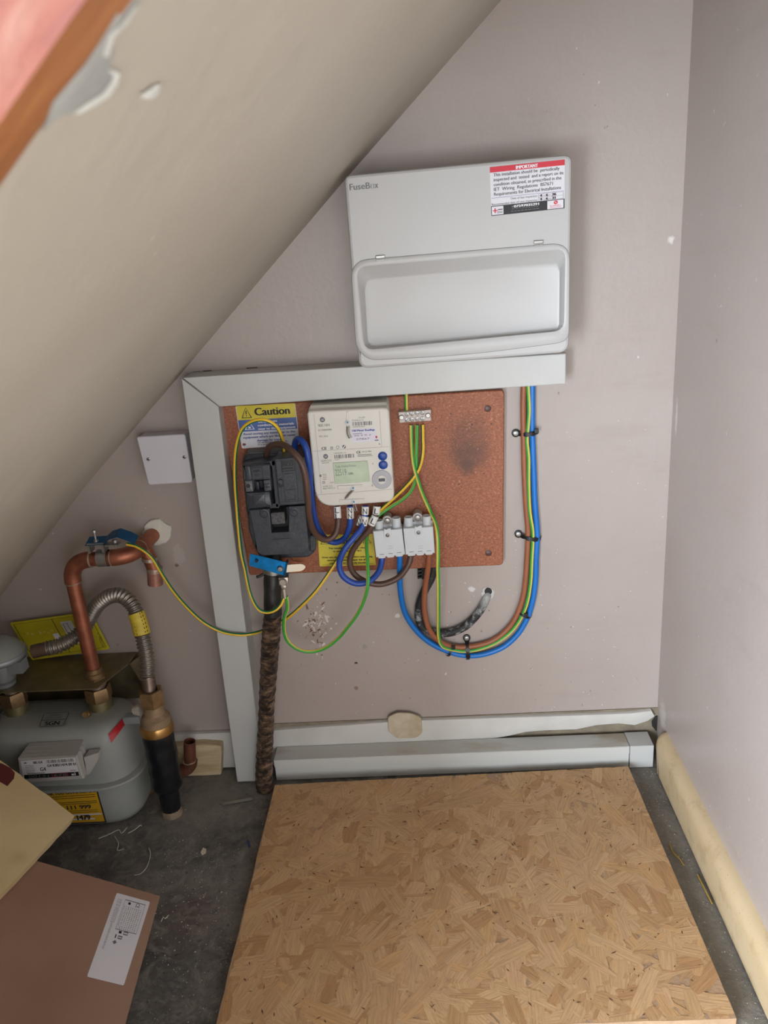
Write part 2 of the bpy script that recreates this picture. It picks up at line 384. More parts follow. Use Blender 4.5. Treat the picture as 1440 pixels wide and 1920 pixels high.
# plaster behind the skirting, skirting boards
mcon = mat('bare_rough_plaster', (128, 118, 100), .9, var=.25, vs=40, bump=.8, bs=120)
struct(MB().box((-.29, -.002, .002), (XR, -.0002, .085), mcon), 'trim_2')
mskw = mat('old_white_skirting', (196, 194, 188), .5, var=.07, vs=14, bump=.2, bs=60)
zb = lambda x, y: (lambda v: (v.x, v.z))(W(x, y, .010))
bot = [(1215, 1352), (1190, 1360), (1160, 1357), (1120, 1360), (1080, 1368), (1020, 1370), (985, 1373), (955, 1380), (930, 1384), (880, 1390), (840, 1392)]
loop = [(-.296, .0765)]+[zb(760, 1352)]+[zb(1100, 1341), zb(1180, 1338), zb(1222, 1333), zb(1228, 1343)]+[zb(x, y) for x, y in bot]+[(.05, .003), (-.296, .003)]
bb = MB(); slab2(bb, loop, .010, .009, mskw, .0012); bb = struct(bb, 'baseboard_back', smooth=30)
loop = [(-.92, .0765), (-.3535, .0765), (-.3535, .003), (-.92, .003)]
bl = MB(); slab2(bl, loop, .010, .009, mskw, .0012); struct(bl, 'baseboard_left', smooth=30)
mtan = mat('tan_filler', (176, 160, 132), .85, col2=(196, 186, 166), vs=45, bump=.5, bs=120)
P('filler_patch', rp([(727, 1345), (745, 1337), (770, 1338), (790, 1346), (792, 1375), (780, 1384), (745, 1385), (728, 1372)], 5), .0125, .003, mtan, bb)
mskr = mat('cream_skirting', (206, 188, 150), .5); n = NT(mskr)
c0 = n.ramp(n.noise(6, 5), (.3, (190, 168, 130)), (.7, (206, 184, 148)))
c0 = n.mix(n.math('MULTIPLY', n.step(n.noise(34, 8, .7), .52, .66), .5), c0, (164, 138, 102))
c0 = n.mix(n.step(n.noise(300, 3), .68, .72), c0, (132, 104, 74))
n.color(c0); n.bump(n.noise(50, 5), .2)
prof = [(XR, .003), (.3635, .003), (.3625, .052), (.3640, .060), (.3680, .067), (.3740, .0715), (XR, .0735)]
rnd = random.Random(5)
mb = MB(); ys = [-.050, -.056, -.066, -.075, -.3, -.6, -1.0, -1.6]; L = []
for i, y in enumerate(ys):
    L.append([Vector((x+(.004 if i < 1 else 0)*(1 if x < XR else 0), y-(.014*(1-z/.07) if i < 3 else 0), z*(.93 if i == 0 else 1))) for x, z in prof])
mb.loft(L, mskr); struct(mb, 'baseboard_right', smooth=50)

P('broken_hole', [(1222, 1353), (1229, 1343), (1237, 1341), (1238, 1366), (1230, 1371), (1223, 1362)], .0035, .003, mat('hole_dark', (40, 37, 33), .9), wall_back, .0005)
# plaster collar and chipped ring
mcol = mat('white_plaster_collar', (214, 210, 198), .85, var=.05, vs=60, bump=.8, bs=180)
cx, cy = 294, 1000; rr = random.Random(3)
pts = [(cx+math.cos(a)*(27+rr.uniform(-3, 3)), cy+math.sin(a)*(24+rr.uniform(-3, 3))) for a in [i*2*math.pi/22 for i in range(22)]]
P('plaster_collar', pts, .005, .005, mcol, wall_back, .0025)
pts = [(915+math.cos(a)*(12+rr.uniform(-2, 2)), 1112+math.sin(a)*(11+rr.uniform(-2, 2))) for a in [i*2*math.pi/18 for i in range(18)]]
P('plaster_collar', pts, .0012, .001, mat('grey_plaster', (196, 196, 194), .8, bump=.5), wall_back, .0006)
MB_ = MB(); slab(MB_, circ(915.5, 1109, 7), .0016, .0015, BLACKD, 0); MB_.build('cable_hole', wall_back)
rr = random.Random(12); mb = MB(); cw_, cb_ = mat('white_chip', (214, 208, 200), .8), mat('brown_scuff', (122, 92, 76), .8)
def fleck(x, y, l, w_, an, m_):
    c, s_ = math.cos(an), math.sin(an); n_ = 7; pts = []
    for k in range(n_):
        a_ = 2*math.pi*k/n_; f_1 = rr.uniform(.5, 1.2); pts.append((x+c*l*math.cos(a_)*f_1-s_*w_*math.sin(a_)*f_1, y+s_*l*math.cos(a_)*f_1+c*w_*math.sin(a_)*f_1))
    mb.add([W(a, b, .0003) for a, b in pts], [tuple(range(n_))], m_)
for i in range(95):
    x, y = rr.gauss(592, 13), rr.gauss(1172, 22); fleck(x+(y-1172)*.1, y, rr.choice((1, 1.5, 2.5, 6)), rr.choice((.5, .9, 1.6, 2.6)), rr.uniform(0, 3.14), cw_ if rr.random() < .55 else cb_)
for i in range(90): fleck(rr.uniform(560, 1200), rr.uniform(1090, 1330), rr.uniform(.5, 2.2), rr.uniform(.3, .9), rr.uniform(0, 3.14), cw_ if rr.random() < .5 else cb_)
for i in range(60): fleck(rr.uniform(900, 1270), rr.uniform(740, 1330), rr.uniform(.5, 2.0), rr.uniform(.3, .9), rr.uniform(0, 3.14), cw_)
for i in range(14): fleck(600+rr.gauss(0, 4), 1130+i*8, rr.uniform(1, 4), rr.uniform(.5, 2), 1.5, cw_)
tag(mb.build('paint_flecks', wall_back, 0), kind='stuff')
# black strips as gap marks on the top edge of the trunking's wall line
mb = MB()
for a, b in [((362, 699), (375, 697)), ((381, 697), (397, 695)), ((462, 691.5), (483, 689.5))]:
    p, q = W(*a, .0006), W(*b, .0006); mb.box((p.x, -.0012, p.z-.0006), (q.x, 0, p.z+.0016), TIE)
mb.build('gap_mark', wall_back)

# ================================================================= TRUNKING
def trunk(name, label, l2, d, t, extra=None):
    c = l2[0]; r = thing(name, label, 'cable trunking', (sum(p[0] for p in l2)/len(l2), 0, min(p[1] for p in l2)))
    mb = MB(); slab2(mb, offs(l2, .0008), d-.002, t-.002, TRUNK, .0004); mb.build('trunking_base', r)
    mb = MB(); slab2(mb, l2, d, .010, TRUNK, .0016); mb.build('trunking_lid', r); return r
trunk('cable_trunking', 'tall upright white trunking from the floor to the mitred corner beside the red board', [(-.3425, .7085), (-.2945, .6645), (-.3050, .002), (-.3530, .002)], .05, .0495)
trunk('cable_trunking', 'long level white trunking running under the consumer unit', [(-.3405, .7095), (.2115, .7095), (.2115, .6655), (-.2925, .6635)], .05, .0495)
# floor run
r = thing('cable_trunking', 'white trunking lying along the floor behind the wood sheet, stained on top', 'cable trunking', (.02, -.03, 0))
mdt = mat('dusty_trunking', (190, 191, 187), .42); n = NT(mdt)
geo = n.nt.nodes.new('ShaderNodeNewGeometry'); sx = n.nt.nodes.new('ShaderNodeSeparateXYZ'); n.nt.links.new(geo.outputs['Normal'], sx.inputs[0])
top = n.step(sx.outputs['Z'], .5, .9)
st = n.math('MULTIPLY', n.math('MULTIPLY', n.step(n.noise(1, 5, .6, n.map((6, 14, 14))), .50, .64), top), .7)
n.color(n.mix(st, (192, 193, 188), (158, 142, 116)))
mb = MB(); slab2(mb, [(-.2835, .0015), (.3215, .0015), (.3215, .0405), (-.2835, .0405)], .0485, .037, mdt, .0006); mb.build('trunking_base', r)
mb = MB(); mb.loft([[Vector((x, y, z)) for y, z in ((-.0115, .0405), (-.0115, .0432), (-.0488, .0432), (-.0500, .0422), (-.0500, .030), (-.0490, .030), (-.0490, .0405))] for x in (-.2835, .3215)], mdt)
mb.build('trunking_lid', r, 30)
mb = MB(); mb.loft([[Vector((x, y, z)) for y, z in ((-.0105, .0015), (-.0105, .0438), (-.0498, .0438), (-.0508, .0428), (-.0508, .0015))] for x in (.3225, .3615)], TRUNK)
tag(mb.build('trunking_end_piece', r, 30), 'clean white end piece of the floor trunking')

# ================================================================= CONSUMER UNIT
CU = thing('consumer_unit', 'large white metal consumer unit with a closed recessed flap and a red-headed notice', 'fuse box', (.062, 0, .70))
MCU = mat('white_enamel', (180, 180, 179), .36, var=.015, vs=6, bump=.04, bs=400)
D = .108
outer = rp([(645, 329), (1073, 289), (1067, 661), (673, 692)], [14, 16, 20, 20], 6)
l2 = xz(outer, D)
mb = MB(); slab2(mb, offs(l2, .004), D-.0205, D-.0215, MCU, .001); mb.build('enclosure_body', CU)
mb = MB(); mb.loft([at(l2, D-.020), at(l2, D-.004), at(offs(l2, .0014), D-.001), at(offs(l2, .004), D)], MCU, cap=(True, False)); FC_ = (mb, offs(l2, .004))
# flap : raised frame with a deep tray
fo = xz(rp([(658, 489), (1068, 455), (1066, 640), (880, 665), (690, 675), (668, 650)], [34, 34, 20, 150, 30, 10], 7), D)
fi = xz(rp([(668, 500), (1061, 466), (1058, 621), (682, 658)], [18, 18, 20, 20], 11), D)
def resample(l, n):
    ds = [0]
    for i in range(len(l)): a, b = l[i], l[(i+1) % len(l)]; ds.append(ds[-1]+math.hypot(a[0]-b[0], a[1]-b[1]))
    out = []
    for k in range(n):
        t = ds[-1]*k/n; i = max(j for j in range(len(l)) if ds[j] <= t); a, b = l[i], l[(i+1) % len(l)]; s = (t-ds[i])/max(1e-9, ds[i+1]-ds[i]); out.append((a[0]+(b[0]-a[0])*s, a[1]+(b[1]-a[1])*s))
    return out
def align(l, ref):
    n = len(l); best = min(range(n), key=lambda k: sum((l[(i+k) % n][0]-ref[i][0])**2+(l[(i+k) % n][1]-ref[i][1])**2 for i in range(0, n, 5))); return [l[(i+best) % n] for i in range(n)]
fo = resample(fo, 120); fi = align(resample(fi, 120), fo)
fi2 = offs(fi, .0032); fl = align(resample(xz(rp([(683, 522), (1049, 491), (1048, 621), (690, 650)], [14, 14, 16, 16], 9), D-.018), 120), fo)
mb = FC_[0]; qo, qi = FC_[1], offs(fo, .0012)
from mathutils.geometry import tessellate_polygon
tt = tessellate_polygon([[Vector((a, b, 0)) for a, b in qo], [Vector((a, b, 0)) for a, b in qi]]); mb.add(at(list(qo)+list(qi), D), [tuple(t) for t in tt], MCU); mb.build('front_cover', CU)
mb = MB(); mb.loft([at(fo, D-.0005), at(fo, D+.0008), at(offs(fo, .0006), D+.0012), at(fi, D+.0012), at(offs(fi, .0010), D+.0006), at(fl, D-.0170), at(offs(fl, .003), D-.0180)], MCU, cap=(False, True))
flap = mb.build('flap', CU, 50)
mb = MB(); l = offs(fo, -.0007); mb.loft([at(l, D+.0001), at(offs(fo, .001), D+.0002)], mat('seam_shadow_gap', (120, 122, 122), .7), cap=(False, False)); mb.build('flap_seam', CU, 0)
for x, y in ((713, 484), (1010, 456)):
    P('hinge_clip', [(x-9, y-4.5), (x+9, y-6), (x+9, y), (x-9, y+1.5)], D+.0030, .004, STEEL, flap, .0008)
    P('hinge_clip', [(x-9, y+3.5), (x+9, y+1.5), (x+9, y+4), (x-9, y+6)], D+.0022, .003, STEEL, flap, .0005)
mb = MB(); Lb = Lab([(655, 343), (711, 338), (712, 353), (656, 358)], D)
Lb.text(mb, 'FuseB', 0, .92, .68, .8, INKG, bold=.006); Lb.text(mb, 'x', .845, .92, .95, .8, INKG, bold=.006); Lb.ring(mb, [(.705, .40), (.82, .40), (.82, .92), (.705, .92)], .022, INKG)
mb.build('lettering', CU, 0)
# notice
cs = [(918.3, 313.5), (1059, 299), (1058.5, 390.5), (921.5, 405)]
NL = P('notice_label', cs, D+.0005, .0005, PAPER, CU, 0)
tag(NL, 'white notice with a red IMPORTANT heading and black contact strip')
L_ = Lab(cs, D+.0005); mb = MB()
L_.quad(mb, 0, 0, 1, .115, INKR, 1); L_.text(mb, 'IMPORTANT', .35, .095, .64, .07, INKW, 2, .003)
for i, (t, u1) in enumerate([('This installation should be  periodically', .93), ('inspected and  tested  and a report on its', .98), ('condition obtained, as prescribed in the', .955), ('IET  Wiring  Regulations  BS7671', .84), ('Requirements for Electrical Installations', .95)]):
    L_.text(mb, t, .045, .20+i*.099, u1, .068, INK, 1, .001)
L_.quad(mb, .01, .635, .99, .641, INKB, 1)
L_.text(mb, 'Date of last inspection', .27, .705, .63, .045, INK, 1); L_.text(mb, 'Recommended date of next inspection', .01, .79, .63, .045, INK, 1)
L_.ring(mb, [(.645, .655), (.985, .655), (.985, .79), (.645, .79)], .004, INKG, 1); L_.quad(mb, .645, .722, .985, .727, INKG, 1)
PEN = mat('maroon_pen', (66, 24, 52), .6)
L_.text(mb, '4 - 6 - 26', .665, .712, .885, .05, PEN, 2, .005); L_.text(mb, '4 - 6 - 31', .665, .785, .875, .05, PEN, 2, .005)
L_.quad(mb, 0, .80, 1, 1, INK, 1); L_.quad(mb, .008, .815, .165, .985, PAPER, 2); L_.quad(mb, .765, .815, .985, .985, PAPER, 2)
L_.quad(mb, .02, .888, .085, .908, INKR, 3); L_.quad(mb, .044, .85, .060, .95, INKR, 3)
L_.quad(mb, .09, .875, .155, .893, INK, 3); L_.quad(mb, .075, .92, .155, .932, INKG, 3); L_.quad(mb, .075, .945, .155, .957, INKG, 3)
L_.text(mb, '07597035291', .31, .875, .65, .05, INKW, 2, .003); L_.text(mb, 'T', .28, .87, .293, .03, INKW, 2)
L_.lines(mb, .28, .895, .64, 1, .05, .012, INKG, 2); L_.lines(mb, .27, .94, .66, 1, .05, .014, INKG, 2, 5)
L_.poly(mb, circ(.88, .86, .028, 14, 1.4), INKR, 3); L_.poly(mb, [(.865, .845), (.872, .84), (.895, .875), (.888, .88)], PAPER, 4)
L_.text(mb, 'SCAMMELL', .80, .94, .955, .032, INKR, 3); L_.quad(mb, .80, .955, .95, .962, INKR, 3)
mb.build('lettering', NL, 0)

# ================================================================= JUNCTION BOX (left)
JB = thing('junction_box', 'small square white blanking box with two screws, tucked behind the upright trunking', 'junction box', (-.39, 0, .545))
cs = rp([(257, 815), (352, 806), (366, 905), (274, 908)], 5)
l2 = xz([(257, 815), (350, 806.5), (362, 904), (274, 908)], .034)
bx = [(l2[0][0], l2[0][1]), (-.3545, l2[1][1]), (-.3545, l2[2][1]), l2[3]]
MLB = mat('lilac_white_plastic', (206, 203, 210), .35)
bx = rp([(-.4300, .6220), (-.3550, .6220), (-.3550, .5450), (-.4240, .5450)], .004)
mb = MB(); slab2(mb, offs(bx, .0012), .027, .0265, MLB, .0005); mb.build('box_body', JB)
mb = MB(); slab2(mb, bx, .033, .0062, MLB, .0016); pl = mb.build('cover_plate', JB)
for x, y in ((278.5, 861), (346, 857)):
    mb = MB(); p = W(x, y, .033); rev(mb, p, (0, -1, 0), [(-.003, .0028), (.0008, .0028), (.0014, .0018)], STEEL, 14)
    mb.box((p.x-.0022, p.y-.0018, p.z-.0004), (p.x+.0022, p.y-.0012, p.z+.0004), INK); mb.build('screw', JB)

# ================================================================= CHIPBOARD BACKBOARD
BD = thing('meter_board', 'reddish brown chipboard backboard with rounded corners and a dark scorched patch', 'backboard', (-.08, 0, .375))
mcb = mat('red_chipboard', (150, 82, 60), .5); n = NT(mcb)
c0 = n.ramp(n.noise(270, 7, .75, n.map((1, 1, 1.5))), (.34, (112, 60, 38)), (.5, (152, 88, 56)), (.62, (184, 114, 76)), (.70, (212, 158, 120)))
c0 = n.mix(n.math('MULTIPLY', n.noise(14, 4), .35), c0, (138, 76, 52))
sp = lambda x, y: tuple(W(x, y, .018)-Vector((-.08, 0, .375)))
for (x, y, r, k, sc) in ((878, 830, .050, .42, (1.25, 1, .95)), (878, 858, .030, .45, (1, 1, .9)), (876, 876, .016, .45, (1, 1, 1))):
    c0 = n.mix(n.math('MULTIPLY', n.spot(sp(x, y), r, .55, .2, 60, sc), k), c0, (70, 48, 36))
n.color(c0); n.bump(n.noise(500, 4), .5, .0015); n.b.inputs['Roughness'].default_value = .42
T_ = .018
mb = MB(); slab(mb, rp([(412, 762), (946, 731), (943.5, 1060), (468, 1079)], [0, 9, 8, 4], 5), T_, .014, mcb, .0018); board = mb.build('board', BD)
for x, y in ((914.5, 766), (916, 1037)):
    mb = MB(); rev(mb, W(x, y, T_), (0, -1, 0), [(-.004, .0052), (.0005, .0052), (.0016, .003)], mat('dark_screw_cap', (86, 58, 52), .4), 16); mb.build('screw', BD)
mb = MB()
for x, y in ((845, 776), (817, 803), (885, 796), (921, 795), (907, 888), (788, 948), (825, 967), (860, 908)):
    rev(mb, W(x, y, T_), (0, -1, 0), [(-.003, .0011), (.0002, .0011)], BLACKD, 8)
tag(mb.build('nail_holes', BD), None, kind='stuff')
mb = MB()
for i in range(220):
    x, y = random.uniform(600, 938), random.uniform(745, 1055); a = random.uniform(0, 3.14); l = random.uniform(1.2, 3.0); w_ = random.uniform(.4, .9)
    c, s = math.cos(a), math.sin(a); q = [(x+c*l, y+s*l), (x-s*w_, y+c*w_), (x-c*l, y-s*l), (x+s*w_, y-c*w_)]
    mb.add([W(*k, T_+.0002) for k in q], [(0, 1, 2, 3)], mat('pale_wood_chip', (194, 136, 106), .5))
tag(mb.build('wood_chips', BD, 0), kind='stuff')
cs = [(441, 761.5), (553.5, 756), (562, 834), (453.5, 841)]
CL = P('caution_label', rp(cs, 3), T_+.0006, .0006, PAPER, BD, 0); tag(CL, 'yellow, blue and white CAUTION sticker')
L_ = Lab(cs, T_+.0006); mb = MB()
L_.quad(mb, 0.01, 0, .99, .335, YEL); L_.quad(mb, .01, .335, .99, .61, BLU)
tri = [(.075, .295), (.165, .04), (.25, .295)]; L_.ring(mb, tri, .014, INK, 2); L_.quad(mb, .155, .12, .172, .21, INK, 2); L_.quad(mb, .155, .23, .172, .25, INK, 2)
L_.text(mb, 'Caution', .31, .245, .89, .18, INK, 2, .008)
tri = [(.10, .57), (.19, .37), (.27, .57)]; L_.ring(mb, tri, .014, INKW, 2); L_.quad(mb, .165, .50, .205, .54, INKW, 2)
L_.text(mb, 'Do not store', .35, .42, .66, .055, INKW, 2, .003); L_.text(mb, 'combustible materials', .33, .505, .94, .055, INKW, 2, .003); L_.text(mb, 'near to this equipment', .33, .59, .96, .055, INKW, 2, .003)
L_.text(mb, 'Avoid storing any items near to this', .06, .695, .95, .055, INKB, 2, .002); L_.text(mb, 'equipment which are likely to cause', .05, .775, .94, .055, INKB, 2, .002); L_.text(mb, 'damage by impact', .28, .86, .74, .055, INKB, 2, .002)
L_.lines(mb, .28, .885, .8, 2, .045, .014, INKG, 2); L_.poly(mb, circ(.05, .91, .03, 14), mat('plum_ink', (110, 56, 70), .6), 2)
mb.build('lettering', CL, 0)
cs = [(595.5, 1003), (699, 1001), (705, 1059.5), (599.5, 1062)]
WL = P('warning_label', cs, T_+.0006, .0006, YEL, BD, 0); tag(WL, 'bright yellow wiring colours warning sticker')
L_ = Lab(cs, T_+.0006); mb = MB()
for u in (.12, .88):
    L_.ring(mb, [(u-.08, .30), (u, .06), (u+.08, .30)], .012, INK, 1); L_.quad(mb, u-.008, .14, u+.008, .26, INK, 1)
L_.text(mb, 'CAUTION', .28, .30, .72, .12, INK, 1, .005)
for i, (t, a, b) in enumerate([('This installation has wiring colours', .18, .88), ('to two versions of BS 7671.', .26, .76), None, ('Great care should be taken before undertaking', .05, .95), ('extension, alteration or repair that all', .14, .82), ('conductors are correctly identified.', .18, .86)] ) if False else enumerate([('This installation has wiring colours', .18, .88), ('to two versions of BS 7671', .26, .76), ('', 0, 0), ('Great care should be taken before undertaking', .05, .95), ('extension, alteration or repair that all', .14, .82), ('conductors are correctly identified', .18, .86)]):
    if t: L_.text(mb, t, a, .46+i*.095, b, .055, INK, 1, .002)
L_.quad(mb, .05, .955, .95, .962, INK, 1)
mb.build('lettering', WL, 0)

# ================================================================= SERVICE CUT-OUT
SV = thing('service_cutout', 'black bakelite service cut-out with a fuse carrier on the red board', 'service fuse', (-.21, -.018, .395))
P('base', rp([(460, 852), (574, 848), (585, 900), (592, 1034), (578, 1046), (488, 1048), (474, 1020), (462, 960), (453, 872)], [8, 4, 4, 8, 6, 8, 10, 6, 6]), .050, .032, BLACKP, SV, .003)
P('top_flange', [(462, 848), (574, 843), (572, 856), (452, 868)], .040, .022, mat('grey_black_flange', (96, 94, 90), .6, var=.2), SV, .002)
mb = MB()
for lp, d, t in (([(454, 872), (520, 862), (523, 872), (457, 882)], .078, .030), ([(454, 872), (461, 872), (470, 953), (464, 953)], .078, .03), ([(508, 864), (516, 863), (525, 950), (517, 952)], .078, .03), ([(464, 944), (523, 944), (523, 953), (465, 955)], .078, .03)): slab(mb, lp, d, t, BLACKP, .001)
mb.build('carrier_housing', SV)
fc = P('fuse_carrier', rp([(458, 875), (505, 871), (508, 899), (461, 902)], 2), .088, .036, BLACKP, SV, .0015)
mb = MB()
slab(mb, [(458.5, 875), (468, 874), (472, 900), (462, 901)], .090, .01, BLACKP, .001)
slab(mb, [(492, 873), (503, 872), (506, 898), (494, 899)], .086, .01, BLACKP, .001)
slab(mb, rp([(461, 925), (505, 922), (510, 950), (466, 953)], 2), .088, .036, BLACKP, .0015); slab(mb, rp([(473, 928), (496, 926), (498, 946), (476, 948)], 1), .0895, .004, BLACKP, .0006)
slab(mb, rp([(458, 902), (472, 901), (475, 922), (461, 923)], 2), .084, .03, mat('grey_lug', (100, 102, 104), .45), .0015)
slab(mb, rp([(493, 901), (507, 899), (509, 920), (496, 922)], 2), .086, .03, mat('worn_black_lug', (84, 86, 92), .4), .0015)
slab(mb, [(473, 902), (492, 901), (495, 922), (476, 922)], .066, .01, BLACKD, 0); slab(mb, rp([(479, 903), (485, 903), (487, 921), (480, 921)], 2), .074, .01, BLACKP, .001)
rev(mb, W(465.5, 911, .0842), (0, -1, 0), [(-.004, .0032), (.0001, .0032)], BLACKD, 14)
for y in (907, 913): slab(mb, [(495, y), (506, y-1), (506, y+.8), (495, y+1.8)], .0864, .001, INK, 0)
mb.build('fuse_grip', SV)
mb = MB(); L_ = Lab([(470, 877), (491, 875), (494, 898), (473, 900)], .088)
L_.ring(mb, [(0, 0), (1, 0), (1, 1), (0, 1)], .05, BLACKD); L_.text(mb, '100A', .2, .4, .8, .2, BLACKD, 1, .02); L_.text(mb, 'BS', .3, .75, .7, .2, BLACKD); mb.build('lettering', fc, 0)
nc = P('terminal_cover', rp([(514, 860), (573, 856), (577, 945), (523, 949)], 3), .090, .040, BLACKP, SV, .0018)
mb = MB(); L_ = Lab([(515, 862), (566, 858), (572, 942), (523, 946)], .090)
L_.ring(mb, [(.03, .03), (.97, .03), (.97, .96), (.03, .96)], .012, BLACKD)
L_.quad(mb, .24, .03, .26, .96, BLACKD); L_.quad(mb, .74, .03, .76, .96, BLACKD)
L_.ring(mb, [(.22, .06), (.70, .06), (.70, .28), (.22, .28)], .02, BLACKD, 1.4)
L_.text(mb, 'ISCO', .28, .16, .66, .07, BLACKD, 2, .01); L_.text(mb, 'INDUSTRIAL', .27, .235, .65, .04, BLACKD, 2, .006); L_.text(mb, 'SERIES 7', .30, .345, .62, .028, BLACKD, 2, .005)
L_.ring(mb, [(.28, .68), (.66, .68), (.66, .92), (.28, .92)], .014, BLACKD); mb.build('lettering', nc, 0)
mb = MB()
slab(mb, rp([(521, 900), (529, 899), (531, 914), (523, 915)], 3), .0925, .003, BLACKP, .001); rev(mb, W(526, 903, .0925), (0, -1, 0), [(-.001, .0032), (.0008, .0032)], BLACKP, 12); rev(mb, W(527, 911, .0925), (0, -1, 0), [(-.003, .0026), (.0004, .0026)], BLACKD, 12)
mb.build('cover_latch', nc)
lc = MB()
slab(lc, rp([(467, 957), (505, 954), (509, 999), (541, 997), (541, 950), (573, 948), (579, 1030), (572, 1038), (492, 1042), (483, 1036)], [0, 0, 0, 0, 0, 2, 5, 2, 3, 3], 3), .086, .036, BLACKP, .0012); lc = lc.build('lower_cover', SV)
P('label_block', rp([(507, 962), (533, 960), (535, 982), (509, 984)], 2), .084, .03, mat('dusty_black', (76, 76, 78), .5, var=.5, vs=300, bump=.5, bs=600), SV, .001)
P('recess_floor', [(505, 955), (541, 950), (541, 999), (508, 1000)], .062, .012, BLACKD, SV, 0)
for x, y in ((496, 963), (551.5, 960.5)):
    mb = MB(); rev(mb, W(x, y, .086), (0, -1, 0), [(-.002, .0078), (.0012, .0074), (.0014, .0062), (.0006, .0056), (.0006, .0040), (.0020, .0036), (.0022, .0001)], BLACKP, 22); mb.build('cover_screw', SV)
mb = MB(); L_ = Lab([(512, 1008), (544, 1006), (545, 1030), (513, 1032)], .086); L_.quad(mb, 0, .1, 1, .16, BLACKD); mb.build('moulded_line', lc, 0)
P('side_lug', rp([(578, 1005), (592, 1003), (592, 1034), (580, 1036)], 5), .060, .035, BLACKP, SV, .003)
P('side_lug', rp([(464, 965), (474, 960), (484, 1030), (474, 1020), (466, 995)], 3), .064, .035, BLACKP, SV, .003)
mtc = mat('terracotta_compound', (156, 96, 66), .7, var=.1)
for lp in ([(497, 1040), (541, 1039), (536, 1052), (520, 1057), (505, 1055)], [(541, 1038), (582, 1036), (576, 1051), (560, 1057), (546, 1052)]):
    P('cable_seal', rp(lp, 3), .046, .022, mtc, SV, .003)

# ================================================================= ELECTRICITY METER
EM = thing('electricity_meter', 'white digital electricity meter with green screen and two blue buttons', 'electricity meter', (-.10, -.018, .505))
Dm = .080
ol = rp([(575, 771), (729, 764), (740, 941), (593, 952)], [6, 8, 16, 36], 7); l2 = xz(ol, Dm)
bk = align(resample(xz(rp([(584, 757), (733, 748), (739, 935), (597, 945)], [10, 10, 16, 34], 7), .062), 90), resample(l2, 90)); l2 = resample(l2, 90)
zt = max(p[1] for p in l2)
bk = [(p[0], p[1]) for p in offs(l2, .0005)]
bks = [(x*.985-.0015, z+(.004 if z > zt-.02 else 0)) for x, z in l2]
mb = MB(); mb.loft([at(bks, .0185), at(bks, .062), at(offs(l2, -.0003), .066), at(l2, Dm-.003), at(offs(l2, .0008), Dm-.001), at(offs(l2, .0025), Dm)], METERW); mb.build('case', EM)
cv = xz(rp([(588, 930), (739, 921), (739, 942), (725, 946), (620, 951), (597, 946)], [4, 3, 14, 3, 10, 20], 5), Dm+.001)
FACE = [(576, 771), (729, 764), (739, 941), (594, 953)]
L_ = Lab(FACE, Dm)
def Q(l, u0, v0, u1, v1): return [l.p(u0, v0), l.p(u1, v0), l.p(u1, v1), l.p(u0, v1)]
SEAM = mat('moulding_seam', (176, 172, 164), .6)
mb = MB(); L_.quad(mb, .005, .412, .985, .416, SEAM); L_.quad(mb, .075, .03, .08, .86, SEAM); L_.quad(mb, .88, .03, .885, .41, SEAM); L_.quad(mb, .0, .862, .99, .866, SEAM)
# crests : plain dark discs with a light ring
for u, v, r in ((.175, .095, .032), (.175, .475, .030)):
    L_.poly(mb, circ(u, v, r, 18, .84), INKG, 1); L_.text(mb, 'GE', u-r*.55, v+r*.33, u+r*.55, r*.6, INKW, 2)
L_.text(mb, 'SGC 1311', .12, .165, .255, .026, INKG, 1, .001); L_.text(mb, 'SC1928000085', .11, .21, .28, .018, INKG); L_.text(mb, 'MFG 2016', .115, .275, .225, .018, INKG)
L_.text(mb, 'CE', .135, .405, .195, .028, INK, 1, .002); L_.ring(mb, [(.245, .38), (.275, .38), (.275, .405), (.245, .405)], .006, INKG); L_.ring(mb, circ(.335, .388, .02, 14, .8), .004, INKG); L_.poly(mb, circ(.415, .386, .022, 16, .85), INKG); L_.poly(mb, [(.40, .395), (.425, .37), (.432, .377), (.407, .402)], INKW, 2)
L_.text(mb, '1W 6PP', .62, .10, .70, .016, INKG); L_.text(mb, 'M16056C115', .54, .125, .68, .014, INKG); L_.bars(mb, .54, .135, .78, .175, INKG, 1, 4); L_.quad(mb, .545, .185, .69, .189, INKG)
L_.quad(mb, .525, .205, .82, .345, mat('lilac_label', (216, 212, 224), .5), 1); L_.text(mb, 'Old Meter Readings', .53, .235, .81, .02, INKB, 2, .002)
L_.quad(mb, .535, .255, .65, .259, INKB, 2); L_.text(mb, '20 5 0 2', .55, .285, .76, .016, INKG, 2); L_.text(mb, '27867', .57, .325, .74, .018, INKG, 2)
L_.poly(mb, circ(.825, .305, .014, 5), INKR, 3); L_.text(mb, 'EDF', .805, .345, .85, .012, INKB, 3, .002); L_.text(mb, '8', .85, .39, .865, .022, INKG, 1)
L_.text(mb, 'SGM1312', .115, .53, .24, .022, INKG, 1); L_.quad(mb, .12, .54, .21, .544, INKG)
L_.text(mb, '16M0046115', .285, .455, .43, .013, INKG); L_.bars(mb, .285, .465, .54, .505, INKG, 1, 9); L_.quad(mb, .285, .515, .34, .519, INKG)
L_.text(mb, 'CE', .565, .465, .615, .026, INK, 1, .002); L_.text(mb, 'M15', .635, .46, .69, .018, INKG); L_.text(mb, '1984', .70, .46, .75, .018, INKG); L_.quad(mb, .575, .478, .75, .484, INKG); L_.quad(mb, .575, .494, .75, .499, INKG)
L_.lines(mb, .115, .655, .18, 4, .018, .005, INKG); L_.poly(mb, circ(.085, .67, .014, 12), INKG)
L_.ring(mb, [(.105, .73), (.135, .73), (.135, .752), (.105, .752)], .005, INKG)
